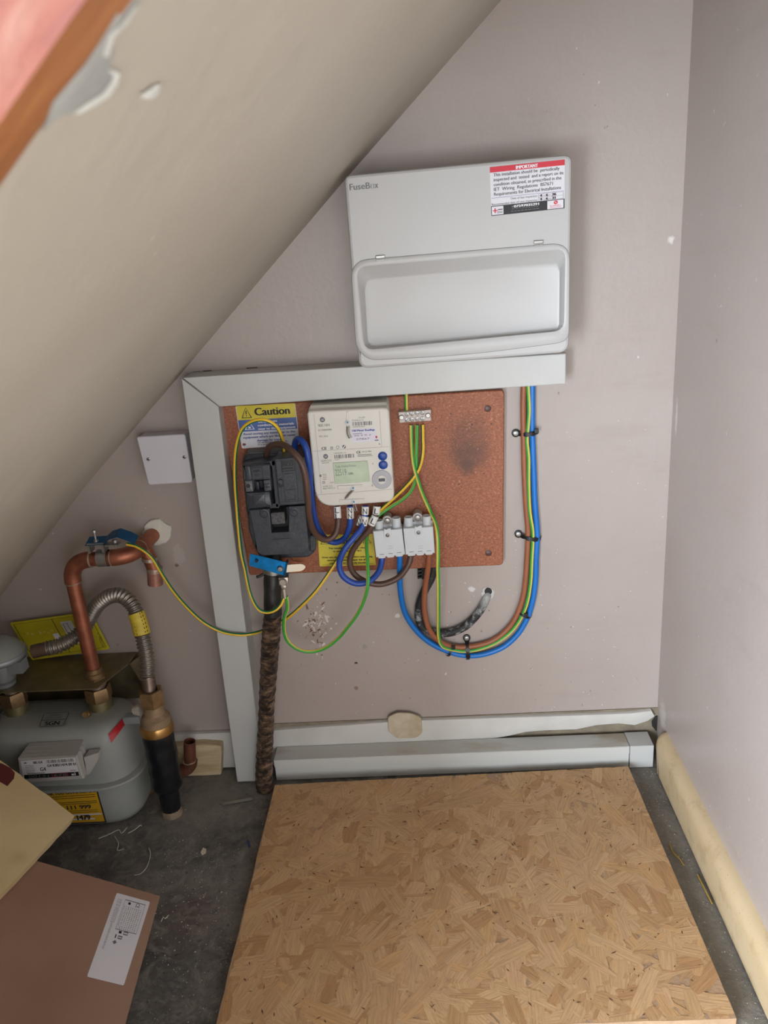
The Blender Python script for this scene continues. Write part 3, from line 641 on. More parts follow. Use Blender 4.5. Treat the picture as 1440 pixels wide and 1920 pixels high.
L_.text(mb, '230V   0.5-100(100)A   50Hz   350/A   IP53', .20, .755, .62, .013, INKG); L_.text(mb, 'ACTIVE  CL B', .105, .79, .225, .014, INKG); L_.text(mb, 'REACTIVE CL 2', .105, .812, .255, .014, INKG)
L_.text(mb, 'A', .752, .505, .765, .014, INKG); L_.text(mb, 'B', .752, .59, .765, .014, INKG); L_.text(mb, '8', .725, .82, .74, .022, INKG)
mb.build('lettering', EM, 0)
lcd = xz([(624, 868), (689, 864), (694, 903), (628, 907)], Dm+.0008)
mlc = mat('lcd_glass', (158, 176, 146), .12, var=.12, vs=30, spec=.7); mb = MB(); slab2(mb, lcd, Dm+.0012, .003, mlc, .0004); lc_ = mb.build('display', EM); tag(lc_, 'pale green liquid crystal display')
L2 = Lab([(624, 868), (689, 864), (694, 903), (628, 907)], Dm+.0012); mb = MB(); LG = mat('lcd_segment', (96, 122, 110), .3); L2.text(mb, 'Total Active Power', .05, .24, .66, .12, LG); L2.text(mb, '22519', .04, .62, .36, .3, LG); L2.text(mb, 'kWh', .42, .62, .55, .12, INK); mb.build('digits', lc_, 0)
for x, y in ((717.5, 855), (718.5, 871.5)):
    mb = MB(); rev(mb, W(x, y, Dm), (0, -1, 0), [(-.001, .0068), (.0004, .0068), (.0006, .0058), (.0028, .0056), (.0034, .0046)], mat('blue_button', (24, 66, 150), .35), 22); mb.build('button', EM)
mb = MB(); pk = W(716, 899, Dm); rev(mb, pk, (0, -1, 0), [(-.001, .0145), (.0006, .0145), (.0012, .0138), (.0012, .0001)], mat('grey_ring', (170, 170, 176), .4), 32); kn = mb.build('optical_port', EM)
mb = MB(); rev(mb, pk, (0, -1, 0), [(.001, .0066), (.0020, .0064), (.0020, .0001)], METERW, 20)
mb.box((pk.x-.0048, pk.y-.0032, pk.z-.0022), (pk.x+.0048, pk.y-.0018, pk.z+.0022), mat('dark_port', (70, 72, 80), .4)); mb.build('port_window', kn)
for (x0, y0, x1, y1) in ((633, 914, 680, 917), (636, 940, 684, 942)):
    P('seal_slot', [(x0, y0-3), (x1, y0-5), (x1, y0-2), (x0+24, y0+2), (x0, y0+3)], Dm+.0014, .002, METERW, EM, .0006)
for (x, y, tail) in ((651.5, 792, [(651, 800), (651, 812), (655, 822)]), (662, 915, [(660, 920), (652, 928), (647, 935)]), (663.5, 941, [(662, 946), (664, 953), (666, 959)])):
    mb = MB(); rev(mb, W(x, y, Dm), (0, -1, 0), [(-.001, .0034), (.0022, .0034), (.0028, .0026)], PAPER, 16); rev(mb, W(x, y, Dm+.0028), (0, -1, 0), [(0, .0015), (.0004, .0015)], mat('teal_seal', (40, 130, 150), .4), 10)
    pt = [W(a, b, Dm+.0025) for a, b in tail]; sweep(mb, pt, .0010, [mat('seal_wire', (120, 110, 106), .4, .6)], 8, 4); sweep(mb, [p+Vector((.003, -.001, .001)) for p in pt], .0008, [STEEL], 8, 4); mb.build('wire_seal', EM)
P('seal_slide', [(649.5, 772), (653, 772), (656.5, 822), (649, 823)], Dm+.0012, .002, METERW, EM, .0005)

# ================================================================= ISOLATOR BLOCKS
def block(name, label, fr, top, tubes, ms_, sc):
    fr2 = xz(fr, .056); r = thing(name, label, 'terminal block', W((fr[2][0]+fr[3][0])/2, fr[3][1], .018))
    WB = mat('cool_white_plastic', (206, 212, 216), .35)
    mb = MB(); slab2(mb, [(fr2[0][0], fr2[0][1]+.0005), (fr2[1][0], fr2[1][1]+.0005)]+list(fr2[2:]), .056, .022, WB, .0012); c_ = mb.build('cover', r)
    mb = MB(); t2 = xz(top, .042); slab2(mb, [t2[0], t2[1], (fr2[2][0]-.001, fr2[2][1]+.001), (fr2[3][0]+.001, fr2[3][1]+.001)], .042, .0235, WB, .001); mb.build('base', r)
    for x, y in tubes:
        mb = MB(); p = W(x, y+4, .0435); R_ = .0068
        rev(mb, p-Vector((0, 0, .012)), (0, -.0, 1), [(0, R_), (.0165, R_), (.0172, R_-.0006), (.0172, R_-.0016), (.008, R_-.002), (.008, .0001)], WB, 20); mb.build('cable_entry', r)
    TR = mat('clear_plastic_lug', (196, 190, 184), .2, trans=.5); mb = MB(); rev(mb, W(*ms_, .0435), (0, -1, 0), [(-.018, .0078), (.0003, .0078), (.0006, .0052), (-.001, .0045), (-.001, .0001)], TR, 20); mb.build('fixing_lug', r)
    mb = MB(); rev(mb, W(*ms_, .0445), (0, -1, 0), [(-.001, .0034), (.001, .0034), (.0014, .002)], STEEL, 14); mb.build('screw', r)
    x, y = sc; P('screw_tab', [(x-7, y-12), (x-3, y-10), (x+2, y-12.5), (x+6, y-13), (x+7, y+2), (x+3, y+7), (x-3, y+7), (x-7, y+2)], .0574, .002, WB, c_, .0006)
    mb = MB(); rev(mb, W(x, y, .0574), (0, -1, 0), [(-.001, .0031), (.0006, .0031), (.001, .0022)], mat('dull_screw', (120, 116, 112), .4, .7), 14); mb.build('screw', c_)
    q0, q1 = fr[3], fr[2]; mb = MB()
    for t in (.2, .5, .8):
        cx_, cy_ = q0[0]+(q1[0]-q0[0])*t, q0[1]+(q1[1]-q0[1])*t
        slab(mb, rp([(cx_-8, cy_-3), (cx_+8, cy_-4), (cx_+7, cy_+2.6), (cx_-7, cy_+3.4)], 4), .0555, .02, WB, .001)
        slab(mb, [(cx_-4.5, cy_-5), (cx_+4, cy_-5.5), (cx_+4, cy_-4.6), (cx_-4.5, cy_-4.1)], .0562, .0004, INKG, 0)
    mb.build('outlet_cap', r)
    mb = MB(); m_ = mat('moulded_mark', (186, 192, 197), .4); cx_ = (fr[0][0]+fr[2][0])/2+3
    for k in (0, 4.5): slab(mb, [(cx_-5, 1024+k), (cx_+4, 1023+k), (cx_+4, 1023.9+k), (cx_-5, 1024.9+k)], .0563, .0004, m_, 0)
    mb.build('moulded_mark', c_); return r
block('connector_block', 'left grey-white cable connector block, the one touching the yellow sticker', [(699, 997), (754, 992), (759.5, 1040), (705, 1045.5)], [(703, 985), (751.5, 980)], [(710.5, 977), (743, 972)], (726, 976), (726.7, 1003.5))
block('connector_block', 'right grey-white cable connector block, beside the green and yellow earth cable', [(755.8, 991.7), (812, 988), (815.5, 1037), (760.5, 1040.5)], [(757, 979.5), (811, 976)], [(766, 971), (800, 968.5)], (783, 970.5), (784.6, 998.5))

# ================================================================= EARTH TERMINAL BLOCK
EB = thing('earth_terminal_block', 'small white four-way earth terminal block screwed to the red board', 'terminal block', W(778, 791, .018))
P('body', [(747, 773), (808, 768.3), (808.5, 789), (749, 793)], .031, .013, mat('beige_porcelain', (200, 188, 180), .4), EB, .001)
for row, ys_ in ((0, (776.3, 775.3, 774.5, 773.8)), (1, (786.8, 786, 785.3, 784.6))):
    for x, y in zip((763, 772.5, 782.5, 792.5), ys_):
        mb = MB(); p = W(x, y, .031); rev(mb, p, (0, -1, 0), [(-.001, .0036), (.0008, .0036), (.0012, .0026)], STEEL, 14)
        a = random.uniform(0, 3); c, s = math.cos(a)*.003, math.sin(a)*.003
        mb.add([p+Vector((c-s*.15, -.0014, s+c*.15)), p+Vector((c+s*.15, -.0014, s-c*.15)), p+Vector((-c+s*.15, -.0014, -s-c*.15)), p+Vector((-c-s*.15, -.0014, -s+c*.15))], [(0, 1, 2, 3)], INKG); mb.build('terminal_screw', EB)
for x, y in ((753, 782.5), (802.5, 778.8)):
    mb = MB(); rev(mb, W(x, y, .031), (0, -1, 0), [(-.001, .0040), (.001, .0040), (.002, .003)], STEEL, 16); mb.build('fixing_screw', EB)

# ================================================================= CABLES
def cable(label, pts, r, mts, cat='cable', name='meter_tail', group=None, **k):
    c = CW(pts); o = MB(); path = sweep(o, c, r, mts, **k)
    t = thing(name, label, cat, c[0], group); tag(o.build('sheath', t, 60)); return t, path
def sleeve(t, pts, r, ch, n=2, vert=True, side=0):
    c = [W(x, y, d/100) for x, y, d in pts]; mb = MB(); SL = mat('white_marker_sleeve', (226, 226, 224), .4)
    sweep(mb, c, r, [SL], 16, 2); o = mb.build('marker_sleeve', t, 60); mb = MB()
    a, b = c[0], c[-1]; ax = (a-b).normalized(); rt = ax.cross(Vector((0, 1, 0))).normalized()
    if rt.x < 0: rt = -rt
    g, f = glyphs(ch); g = list(g); f = [(q[0], q[i], q[i+1]) for q in f for i in range(1, len(q)-1)]
    for _ in range(2):
        nf = []
        for a1, b1, c1 in f:
            k = len(g); g += [((g[p][0]+g[q][0])/2, (g[p][1]+g[q][1])/2) for p, q in ((a1, b1), (b1, c1), (c1, a1))]; nf += [(a1, k, k+2), (b1, k+1, k), (c1, k+2, k+1), (k, k+1, k+2)]
        f = nf
    for i in range(n):
        ctr = a+(b-a)*((i+.5)/n); h = .0085; w_ = .0062
        vs = []
        for x, y in g:
            xx = (x-.5)*w_; zz = (y-.5)*h; dy = math.sqrt(max(0, r*r-xx*xx*1.0))+.0003
            p = ctr+rt*xx+ax*zz; vs.append(Vector((p.x, p.y-dy, p.z)))
        mb.add(vs, f, INK)
    mb.build('lettering', o, 0)
RT = .0047
t, _ = cable('dark brown meter tail looping from the black cut-out round to the meter', [(502, 866, 4.6), (500, 850, 5.2), (507, 836, 6.6), (528, 833, 9.0), (548, 846, 11.4), (565, 868, 12.0), (573, 895, 12.0), (577, 930, 11.6), (580, 968, 10.5), (588, 995, 8.5), (603, 1010, 7.2), (618, 1011, 6.6), (630, 999, 6.2), (634, 980, 6.0), (633, 958, 5.6), (632, 948, 5.6)], RT, [CBROWN])
sleeve(t, [(632, 949, 5.6), (633.5, 971, 5.8)], RT+.0009, 'L', 2)
t, _ = cable('blue meter tail arching beside the black cut-out to the first N terminal', [(560, 862, 4.6), (553, 842, 5.2), (555, 826, 6.4), (563, 824, 7.6), (573, 838, 8.6), (579, 868, 8.8), (582, 910, 8.0), (586, 950, 6.8), (594, 985, 5.6), (608, 1008, 5.0), (628, 1017, 5.0), (647, 1008, 5.2), (656, 985, 5.5), (657, 965, 5.6), (657, 948, 5.6)], RT, [CBLUE])
sleeve(t, [(656.5, 950, 5.6), (657, 971, 5.6)], RT+.0009, 'N', 2)
t, _ = cable('blue meter tail from the right N sleeve looping down to the left connector block', [(685, 948, 5.6), (684, 968, 5.8), (678, 990, 6.4), (662, 1010, 7.2), (645, 1032, 7.6), (636, 1058, 7.6), (644, 1081, 7.6), (667, 1094, 7.4), (692, 1090, 7.0), (710, 1072, 5.6), (716, 1050, 4.6), (717, 1032, 4.4)], RT, [CBLUE])
sleeve(t, [(685, 949, 5.6), (684.5, 964, 5.7)], RT+.0009, 'N', 1); sleeve(t, [(685, 968, 5.8), (681, 985, 6.1)], RT+.0010, 'N', 1); sleeve(t, [(676, 968, 5.2), (671, 984, 5.2)], .0036, 'N', 2)
t, _ = cable('dark brown meter tail from the right L sleeve curling to the right connector block', [(707, 948, 5.6), (704, 966, 5.8), (695, 990, 5.9), (676, 1012, 5.7), (661, 1033, 5.5), (656, 1056, 5.4), (666, 1078, 5.3), (690, 1092, 5.3), (718, 1095, 5.2), (748, 1082, 5.0), (765, 1060, 4.8), (770, 1042, 4.5), (770, 1030, 4.4)], RT, [CBROWN])
sleeve(t, [(707, 949, 5.6), (705, 964, 5.8)], RT+.0009, 'L', 1); sleeve(t, [(704, 967, 5.9), (696, 984, 6.0)], RT+.0010, 'L', 1)
U0 = [(1005, 1050), (1007, 997), (1003, 944), (1001, 891), (999, 839), (998, 799), (998, 767), (998, 725), (998, 700)]
t, _ = cable('bright blue tail sweeping in a wide U up the wall to the consumer unit', [(749.5, 1034, 4.4), (749.5, 1065, 4.0), (751, 1110, 3.0), (763, 1157, 1.8), (798, 1199, 1.2), (848, 1224, .9), (893, 1229, .9), (938, 1216, .9), (968, 1192, .9), (988, 1160, .9), (999, 1125, .9), (1004, 1085, .9)]+[(x, y, .9) for x, y in U0], .0046, [CBLUE2])
t, _ = cable('light brown tail sweeping in a wide U up the wall to the consumer unit', [(805, 1032, 4.4), (802.5, 1065, 4.0), (797, 1103, 3.0), (796, 1145, 2.6), (806, 1182, 2.2), (829, 1205, 1.3), (855, 1213, .9), (885, 1212, .9), (922, 1202, .9), (950, 1181, .9), (968, 1155, .9), (980, 1122, .9), (985, 1090, .9), (988, 1050, .9), (990, 997, .9), (986, 944, .9), (983, 878, .9), (982, 826, .9), (981, 767, .9), (982, 725, .9), (983, 700, .9)], .0045, [CBROWN2])
YG = dict(seg=16, bands=.5)
RE = .0029
t, _ = cable('earth cable running inside the wide U between the blue and light brown tails', [(771, 797, 2.5), (772, 830, 2.8), (775, 868, 3.6), (783, 899, 3.8), (793, 928, 3.4), (805, 955, 3.4), (816, 979, 5.0), (820.5, 1005, 6.0), (821.5, 1040, 6.0), (821, 1065, 5.6), (822, 1102, 5.0), (822, 1152, 3.8), (822.5, 1193, 2.2), (830, 1212, 1.6), (852, 1219, 1.3), (877, 1221, 1.2), (906, 1215, 1.2), (935, 1202, 1.2), (960, 1182, 1.2), (978, 1156, 1.2), (989, 1127, 1.2), (995, 1090, 1.2), (997, 1050, 1.2), (999, 1000, 1.2), (993, 957, 1.2), (991, 905, 1.2), (991, 860, 1.2), (988, 826, 1.2), (990, 800, 1.2), (992, 767, 1.2), (990, 725, 1.2), (990, 700, 1.2)], RE, [CYEL2, CGRN2], name='earth_cable', ph=-math.pi/2, **YG)
t, _ = cable('mostly green earth cable hanging in a loose loop below the red board', [(782, 797, 2.5), (781, 835, 3.0), (780, 878, 3.2), (778, 902, 3.2), (770, 921, 3.2), (755, 936, 3.2), (733, 950, 3.2), (713, 964, 3.4), (697, 980, 3.8), (690, 998, 4.4), (687, 1018, 5.4), (689, 1050, 7.4), (690, 1092, 9.0), (684, 1121, 8.6), (671, 1150, 8.0), (652, 1176, 7.2), (634, 1197, 6.6), (610, 1215, 6.2), (584, 1222, 6.2), (560, 1218, 6.4), (541, 1204, 6.8), (533, 1184, 7.2), (533, 1160, 7.8), (539, 1139, 8.2), (537, 1118, 8.4)], RE*.97, [CGRN2, CYEL2], name='earth_cable', ph=math.pi*.27, **YG)
t, _ = cable('thin yellow-green bonding cable crossing the upright trunking from the gas pipe clamp', [(238, 1020, 8.4), (255, 1024, 8.6), (272, 1034, 8.8), (286, 1047, 8.6), (297, 1065, 8.4), (311, 1088, 8.0), (327, 1111, 7.4), (352, 1140, 6.6), (382, 1167, 6.0), (415, 1184, 5.7), (447, 1190, 5.6), (473, 1188, 5.0), (496, 1181, 3.4), (520, 1170, 3.0), (541, 1157, 3.4), (562, 1139, 4.4), (589, 1112, 4.6), (610, 1084, 4.2), (631, 1052, 3.6), (648, 1024, 3.2), (668, 1000, 3.2), (692, 974, 3.4), (714, 955, 3.4), (738, 934, 3.5), (759, 914, 3.6), (777, 893, 3.8), (788, 873, 3.2), (793, 847, 2.8), (793, 820, 2.6), (792.5, 796, 2.5)], RE*.92, [CYEL, CGRN], name='earth_cable', ph=-math.pi*.33, **YG)
t, _ = cable('yellow-green earth cable hooped over the caution sticker and down beside the upright trunking', [(533, 862, 4.6), (532, 845, 5.4), (529, 822, 6.6), (520, 802, 7.8), (505, 790, 8.4), (487, 787, 8.4), (469, 792, 8.0), (454, 805, 7.4), (445, 830, 6.8), (441, 862, 6.4), (441, 905, 6.2), (444, 950, 6.2), (448, 1000, 6.4), (452, 1035, 6.8), (459, 1067, 7.4), (467, 1106, 8.2), (476, 1130, 8.6), (487, 1144, 8.8), (502, 1148, 8.8), (517, 1143, 8.8), (527, 1133, 8.6), (532, 1121, 8.5)], RE*.92, [CYEL, CGRN], name='earth_cable', ph=math.pi*1.6, **YG)
t, _ = cable('short green-yellow earth stub rising from the small terminal block into the trunking', [(762.5, 778, 2.2), (762, 765, 2.2), (761.5, 745, 2.2), (761, 725, 2.0)], RE*.95, [CYEL2, CGRN2], name='earth_cable', ph=-math.pi*.5, **YG)
# old black cable into the wall
mold = mat('paint_flecked_black_sheath', (52, 52, 54), .6); n = NT(mold)
c0 = n.mix(n.step(n.noise(90, 6, .7, n.map((1, 1, 1))), .50, .62), (40, 41, 43), (150, 152, 152)); c0 = n.mix(n.math('MULTIPLY', n.spot(tuple(W(913, 1118, .01)-W(815, 1062, .010)), .028, .9, .3, 120), .9), c0, (192, 194, 190))
c0 = n.mix(n.math('MULTIPLY', n.spot(tuple(W(805, 1095, .01)-W(815, 1062, .010)), .06, .3, .2, 90), .85), c0, (34, 34, 36)); n.color(c0); n.bump(n.noise(250, 5), .4)
t, _ = cable('old black paint-flecked cable curving from under the red board into a hole in the wall', [(815, 1062, 1.0), (808, 1085, 1.0), (796, 1108, 1.0), (787, 1133, 1.0), (785, 1158, 1.0), (795, 1178, 1.0), (820, 1187, 1.0), (848, 1185, 1.0), (875, 1172, 1.0), (897, 1149, .9), (910, 1126, .5), (915, 1112, -.6), (916, 1108, -1.6)], .0068, [mold], name='old_cable')

# straps and ties
def arcstrap(name, label, head, a, b, w_, d0, d1, screw=True, knob=None):
    r = thing(name, label, 'cable tie', W(*a, 0), None)
    A, B = W(*a, 0), W(*b, 0); dr = (B-A).normalized(); sd = dr.cross(Vector((0, 1, 0))).normalized()*w_/2; mb = MB()
    n_ = 12; up, dn = [], []; Ln = (B-A).length
    for i in range(n_+1):
        t = i/n_; dd = d0+(d1-d0)*math.sin(math.pi*min(1, max(0, (t-.0)/1.0)))**.5
        wv = 1+.25*math.cos(t*math.pi*6)
        p = A+dr*Ln*t+Vector((0, -dd, 0)); up.append([p+sd*wv, p-sd*wv, p-sd*wv+Vector((0, .0013, 0)), p+sd*wv+Vector((0, .0013, 0))])
    mb.loft(up, TIE); mb.build('strap', r, 30)
    if screw:
        h = W(*head, .002); mb = MB(); rev(mb, Vector((h.x, 0, h.z)), (0, -1, 0), [(0, .0062), (.0035, .0062), (.0042, .005)], TIE, 18); mb.build('eyelet', r)
        mb = MB(); rev(mb, Vector((h.x, -.0042, h.z)), (0, -1, 0), [(0, .0040), (.0008, .0040), (.0014, .0026)], STEEL, 14); mb.build('screw', r)
    if knob: mb = MB(); k = W(*knob, d1); mb.box((k.x-.003, k.y-.002, k.z-.003), (k.x+.003, k.y+.003, k.z+.003), TIE); mb.build('tie_head', r)
    return r
arcstrap('cable_strap', 'black screw-fixed strap round the three tails nearest the consumer unit', (967, 812), (972, 812), (1009, 807), .0062, .004, .0165, True, (1006, 808))
arcstrap('cable_strap', 'black screw-fixed strap round the three tails halfway down the right run', (972, 1001), (976, 1002), (1014, 1007), .0062, .004, .0165)
arcstrap('cable_strap', 'black upright screw-fixed strap at the bottom of the wide cable U', (875, 1196), (875, 1199), (877, 1234), .0062, .004, .0165)
arcstrap('cable_tie', 'thin black cable tie round the bundle on the right side of the U', None, (968, 1142), (996, 1154), .0035, .003, .0168, False, (986, 1153))
arcstrap('cable_tie', 'thin black cable tie slanting across the bundle left of the bottom strap', None, (848, 1205), (838, 1227), .0035, .003, .0168, False, (850, 1214))
r = thing('cable_clip', 'small black plastic clip peeping out under the red board', 'cable clip', W(790, 1078, .008))
mb = MB()
for y in (1070, 1077, 1083): slab(mb, [(783, y), (795, y-2), (795, y+1), (783, y+3)], .014, .012, TIE, .0005)
slab(mb, [(790, 1066), (798, 1066), (798, 1088), (791, 1086)], .014, .012, TIE, .0008); mb.build('clip_body', r)

# ================================================================= OLD SERVICE CABLE
mtar = mat('tarred_jute', (60, 50, 42), .4); n = NT(mtar)
c0 = n.ramp(n.noise(1, 8, .72, n.map((60, 60, 130), (.3, .5, 0))), (.38, (24, 20, 18)), (.47, (66, 52, 42)), (.56, (124, 98, 76)), (.68, (176, 148, 122)))
n.color(c0); n.bump(n.noise(1, 8, .8, n.map((80, 80, 260), (.3, .5, 0))), 1.0, .005); n.b.inputs['Roughness'].default_value = .38
mtape = mat('black_tape_wrap', (38, 37, 36), .45, var=.3, vs=50, bump=.6, bs=90)
SCb = thing('service_cable', 'thick old tarred incoming cable rising from the floor to the black cut-out', 'cable', Fz(497, 1484))
pts = CW([(512, 1148, 6.0), (509, 1180, 6.1), (506, 1220, 6.2), (503, 1270, 6.3), (500, 1320, 6.4), (498, 1370, 6.6), (496, 1420, 6.9)])+[Vector((-.300, -.070, .02)), Vector((-.300, -.070, -.003))]
rr = random.Random(11)
nzz = [[rr.uniform(-1, 1) for _ in range(20)] for _ in range(200)]
mb = MB(); sweep(mb, pts, .0135, [mtar], 20, 14, rfun=lambda t, i: (lambda k: .0138+.0007*math.sin(i*1.15+k*.9)+.00035*nzz[i % 200][k % 20]+.0008*math.sin(t*9)))
mb.build('tarred_serving', SCb, 70)
mb = MB(); sweep(mb, CW([(513, 1040, 4.6), (512, 1058, 5.4), (511, 1080, 5.8), (511, 1110, 6.0), (512, 1152, 6.1)]), .0128, [mtape], 20, 8, rfun=lambda t, i: (lambda k: .0132+.0004*math.sin(i*.7+k)+.0009*t)); tag(mb.build('tape_wrap', SCb, 70), 'matt black taped section of the old cable')
mb = MB(); sweep(mb, CW([(496, 1075, 6), (488, 1080, 6.3), (481, 1082, 6.6)]), .0024, [mtape], 8, 4); mb.build('tape_tail', SCb)

def strip(mb, path, wv, t, mt):      # flat metal ribbon
    L = []
    for i, p in enumerate(path):
        tg = (path[min(i+1, len(path)-1)]-path[max(i-1, 0)]).normalized(); nn = tg.cross(wv).normalized()*t/2
        L.append([p+wv/2+nn, p-wv/2+nn, p-wv/2-nn, p+wv/2-nn])
    mb.loft(L, mt)
EC = thing('earth_clamp', 'bright blue earth clamp tag with steel strap on the thick old cable', 'earth clamp', W(520, 1062, .07))
tg = MB(); lp = [(469.5, 1037), (537, 1056), (531, 1081), (468, 1059)]
f2 = xz(rp(lp, 2), .083); dd = [.082+.0*i for i in range(len(f2))]
tg.loft([[Vector((x, -(.081+.004*math.sin((x+.30)*70)), z)) for x, z in f2], [Vector((x, -(.0825+.004*math.sin((x+.30)*70)), z)) for x, z in f2]], BLUETAG); tgo = tg.build('blue_tag', EC, 30)
mb = MB(); rev(mb, W(481, 1052, .088), (0, -1, 0), [(-.004, .0024), (.0006, .0024)], BLACKD, 12); mb.build('tag_hole', tgo)
P('tag_fold', [(536, 1055), (539, 1056), (535, 1081), (531, 1081)], .081, .012, mat('deep_blue_tag', (16, 80, 128), .35, .6), EC, .0006)
mb = MB(); path = [W(536+i*4.2, 1065.5+.15*i*0, .070+.003*math.sin(i*.5)) for i in range(10)]
e2 = xz(rp([(534, 1059), (566, 1058.5), (574, 1065), (566, 1072), (534, 1073)], [1, 7, 7, 7, 1], 5), .074); mb.loft([[Vector((x, -(.071+.003*math.sin((x+.25)*60)), z)) for x, z in e2], [Vector((x, -(.072+.003*math.sin((x+.25)*60)), z)) for x, z in e2]], mat('nickel_strap', (206, 196, 178), .3, .85)); mb.build('strap_end', EC)
mb = MB(); c3 = W(511, 1066, .058); pth = [c3+Vector((math.cos(a)*.0155, math.sin(a)*.0155, math.cos(a)*-.002)) for a in [i*2*math.pi/24 for i in range(25)]]; strip(mb, pth, Vector((0, 0, .011)), .0008, STEEL); mb.build('band', EC)
mb = MB(); rev(mb, W(525.5, 1066.5, .083), (0, -1, 0), [(-.006, .0048), (.0012, .0048), (.0030, .0036), (.0032, .0001)], STEEL, 18); mb.build('screw', EC)
mb = MB(); slab(mb, [(522, 1084), (540, 1083), (540, 1097), (523, 1098)], .080, .010, mat('dull_nickel', (186, 178, 166), .4, .8), .0008)
rev(mb, W(530.5, 1091, .080), (0, -1, 0), [(0, .0062), (.002, .0062), (.0036, .005), (.0036, .0001)], mat('dull_nickel', (186, 178, 166)), 16)
slab(mb, [(526, 1098), (536, 1098), (536, 1106), (529, 1106)], .083, .0025, mat('dull_nickel', (186, 178, 166)), .0005); mb.build('terminal', EC)
mb = MB(); rev(mb, W(532, 1103.5, .084), (W(534, 1120, .084)-W(532, 1103.5, .084)), [(0, .0036), (.016, .0036)], mat('dull_nickel', (186, 178, 166)), 14); mb.build('crimp_lug', EC)
P('black_wedge', [(532, 1073), (541, 1073), (540, 1081), (533, 1081)], .072, .014, BLACKD, EC, .0005)

# ================================================================= GAS PIPEWORK
RC = .0112
GPn = thing('gas_supply_pipe', 'bright copper gas pipe rising from the meter, bending right and into the wall', 'pipe', (-.549, -.08, .24))
zc = .238; A = Vector((-.549, -.08, zc)); E1 = W(128, 1052, .08); E1 = Vector((E1.x, -.08, E1.z)); E2 = W(246, 1043, .08)
def elbow(p, q, s, rb, n=8):
    a = (p-q).normalized()*rb; b = (s-q).normalized()*rb
    return [q+a*(1-t)**2+b*t*t for t in [i/n for i in range(n+1)]]
def pipe(name, parent, pts, r, mt, seg=22):
    mb = MB(); L = []
    for i, p in enumerate(pts):
        t = (pts[min(i+1, len(pts)-1)]-pts[max(i-1, 0)]).normalized(); u = t.cross(Vector((.2, -1, .3))).normalized(); v = u.cross(t).normalized()
        L.append([p+(u*math.cos(2*math.pi*k/seg)+v*math.sin(2*math.pi*k/seg))*r for k in range(seg)])
    mb.loft(L, mt); return mb.build(name, parent, 50)
pipe('upright_pipe', GPn, [A, (A+E1)/2, E1+(A-E1).normalized()*.03], RC, COPPER)
pipe('elbow', GPn, elbow(A, E1, E2, .036, 10), RC+.0016, COPPER)
pipe('level_pipe', GPn, [E1+(E2-E1).normalized()*.03, (E1+E2)/2, E2-(E2-E1).normalized()*.02], RC, COPPER)
HW = W(291, 1000, 0); HWi = Vector((HW.x, .02, HW.z)); E2b = E2
pipe('elbow', GPn, elbow(E1, E2b, HWi, .030, 10), RC+.0018, COPPER)
dd_ = (HWi-E2b).normalized()
pipe('wall_stub', GPn, [E2b+dd_*.022, E2b+dd_*.06, HWi], RC+.0008, COPPER)
for p, q in ((E1+(A-E1).normalized()*.036, A), (E1+(E2-E1).normalized()*.036, E2), (E2-(E2-E1).normalized()*.030, E1), (E2b+dd_*.030, HWi)):
    mb = MB(); rev(mb, p, q-p, [(-.0008, RC+.0019), (.0012, RC+.0016)], SOLDER, 22); mb.build('solder_ring', GPn)
T0 = E2b+dd_*.042; T1 = W(290, 1068, .036); T2 = W(291.5, 1095, .036)
pipe('branch_pipe', GPn, [T0, T1], RC-.0002, COPPER); pipe('branch_cap', GPn, [T1, T2], RC+.0012, mat('pinkish_copper', (176, 126, 112), .42, .6, var=.2, vs=60))
for t in (.55, 1.0):
    mb = MB(); p = T0.lerp(T1, t); rev(mb, p, T2-T1, [(-.004*t, RC+.0008), (.003, RC+.0014)], SOLDER, 20); mb.build('solder_ring', GPn)
mb = MB(); rev(mb, A+Vector((0, 0, .004)), (0, 0, 1), [(-.004, .0155), (.008, .0155), (.009, .0135), (.016, .013)], BRASS, 24); rev(mb, A+Vector((0, 0, -.006)), (0, 0, 1), [(-.004, .018), (.011, .018)], BRASS, 6, .3); mb.build('compression_nut', GPn)

GC = thing('pipe_earth_clamp', 'blue-tagged earth clamp gripping the level copper gas pipe', 'earth clamp', W(205, 1045, .08))
CC = W(194, 1046, .08); mb = MB(); strip(mb, [Vector((CC.x, CC.y+math.sin(a)*.0132, CC.z+math.cos(a)*.0132)) for a in [i*2*math.pi/24 for i in range(25)]], Vector((.016, 0, 0)), .0009, STEEL); mb.build('band', GC, 60)
mb = MB(); b0 = CC+Vector((-.003, -.002, .0150)); mb.box(b0+Vector((-.014, -.010, -.002)), b0+Vector((-.010, .008, .012)), STEEL); mb.box(b0+Vector((.008, -.010, -.002)), b0+Vector((.012, .008, .012)), STEEL); mb.box(b0+Vector((-.014, -.010, .010)), b0+Vector((.012, .008, .013)), STEEL); mb.build('saddle', GC)
mb = MB(); q = b0+Vector((-.002, -.001, .013)); rev(mb, q, (0, 0, 1), [(0, .0038), (.003, .0038), (.003, .0018), (.016, .0018), (.016, .0042), (.019, .0036)], STEEL, 14); mb.build('screw', GC)
mb = MB(); bt = [Vector((b0.x-.016, b0.y, b0.z+.0142)), Vector((b0.x+.012, b0.y, b0.z+.0145)), Vector((b0.x+.022, b0.y, b0.z+.022)), Vector((b0.x+.036, b0.y-.002, b0.z+.026)), Vector((b0.x+.052, b0.y-.004, b0.z+.020)), Vector((b0.x+.062, b0.y-.006, b0.z+.014))]
strip(mb, bt, Vector((.0, .021, .006)), .0009, mat('dull_blue_tag', (24, 84, 128), .4, .4, var=.1)); mb.build('blue_tag', GC)
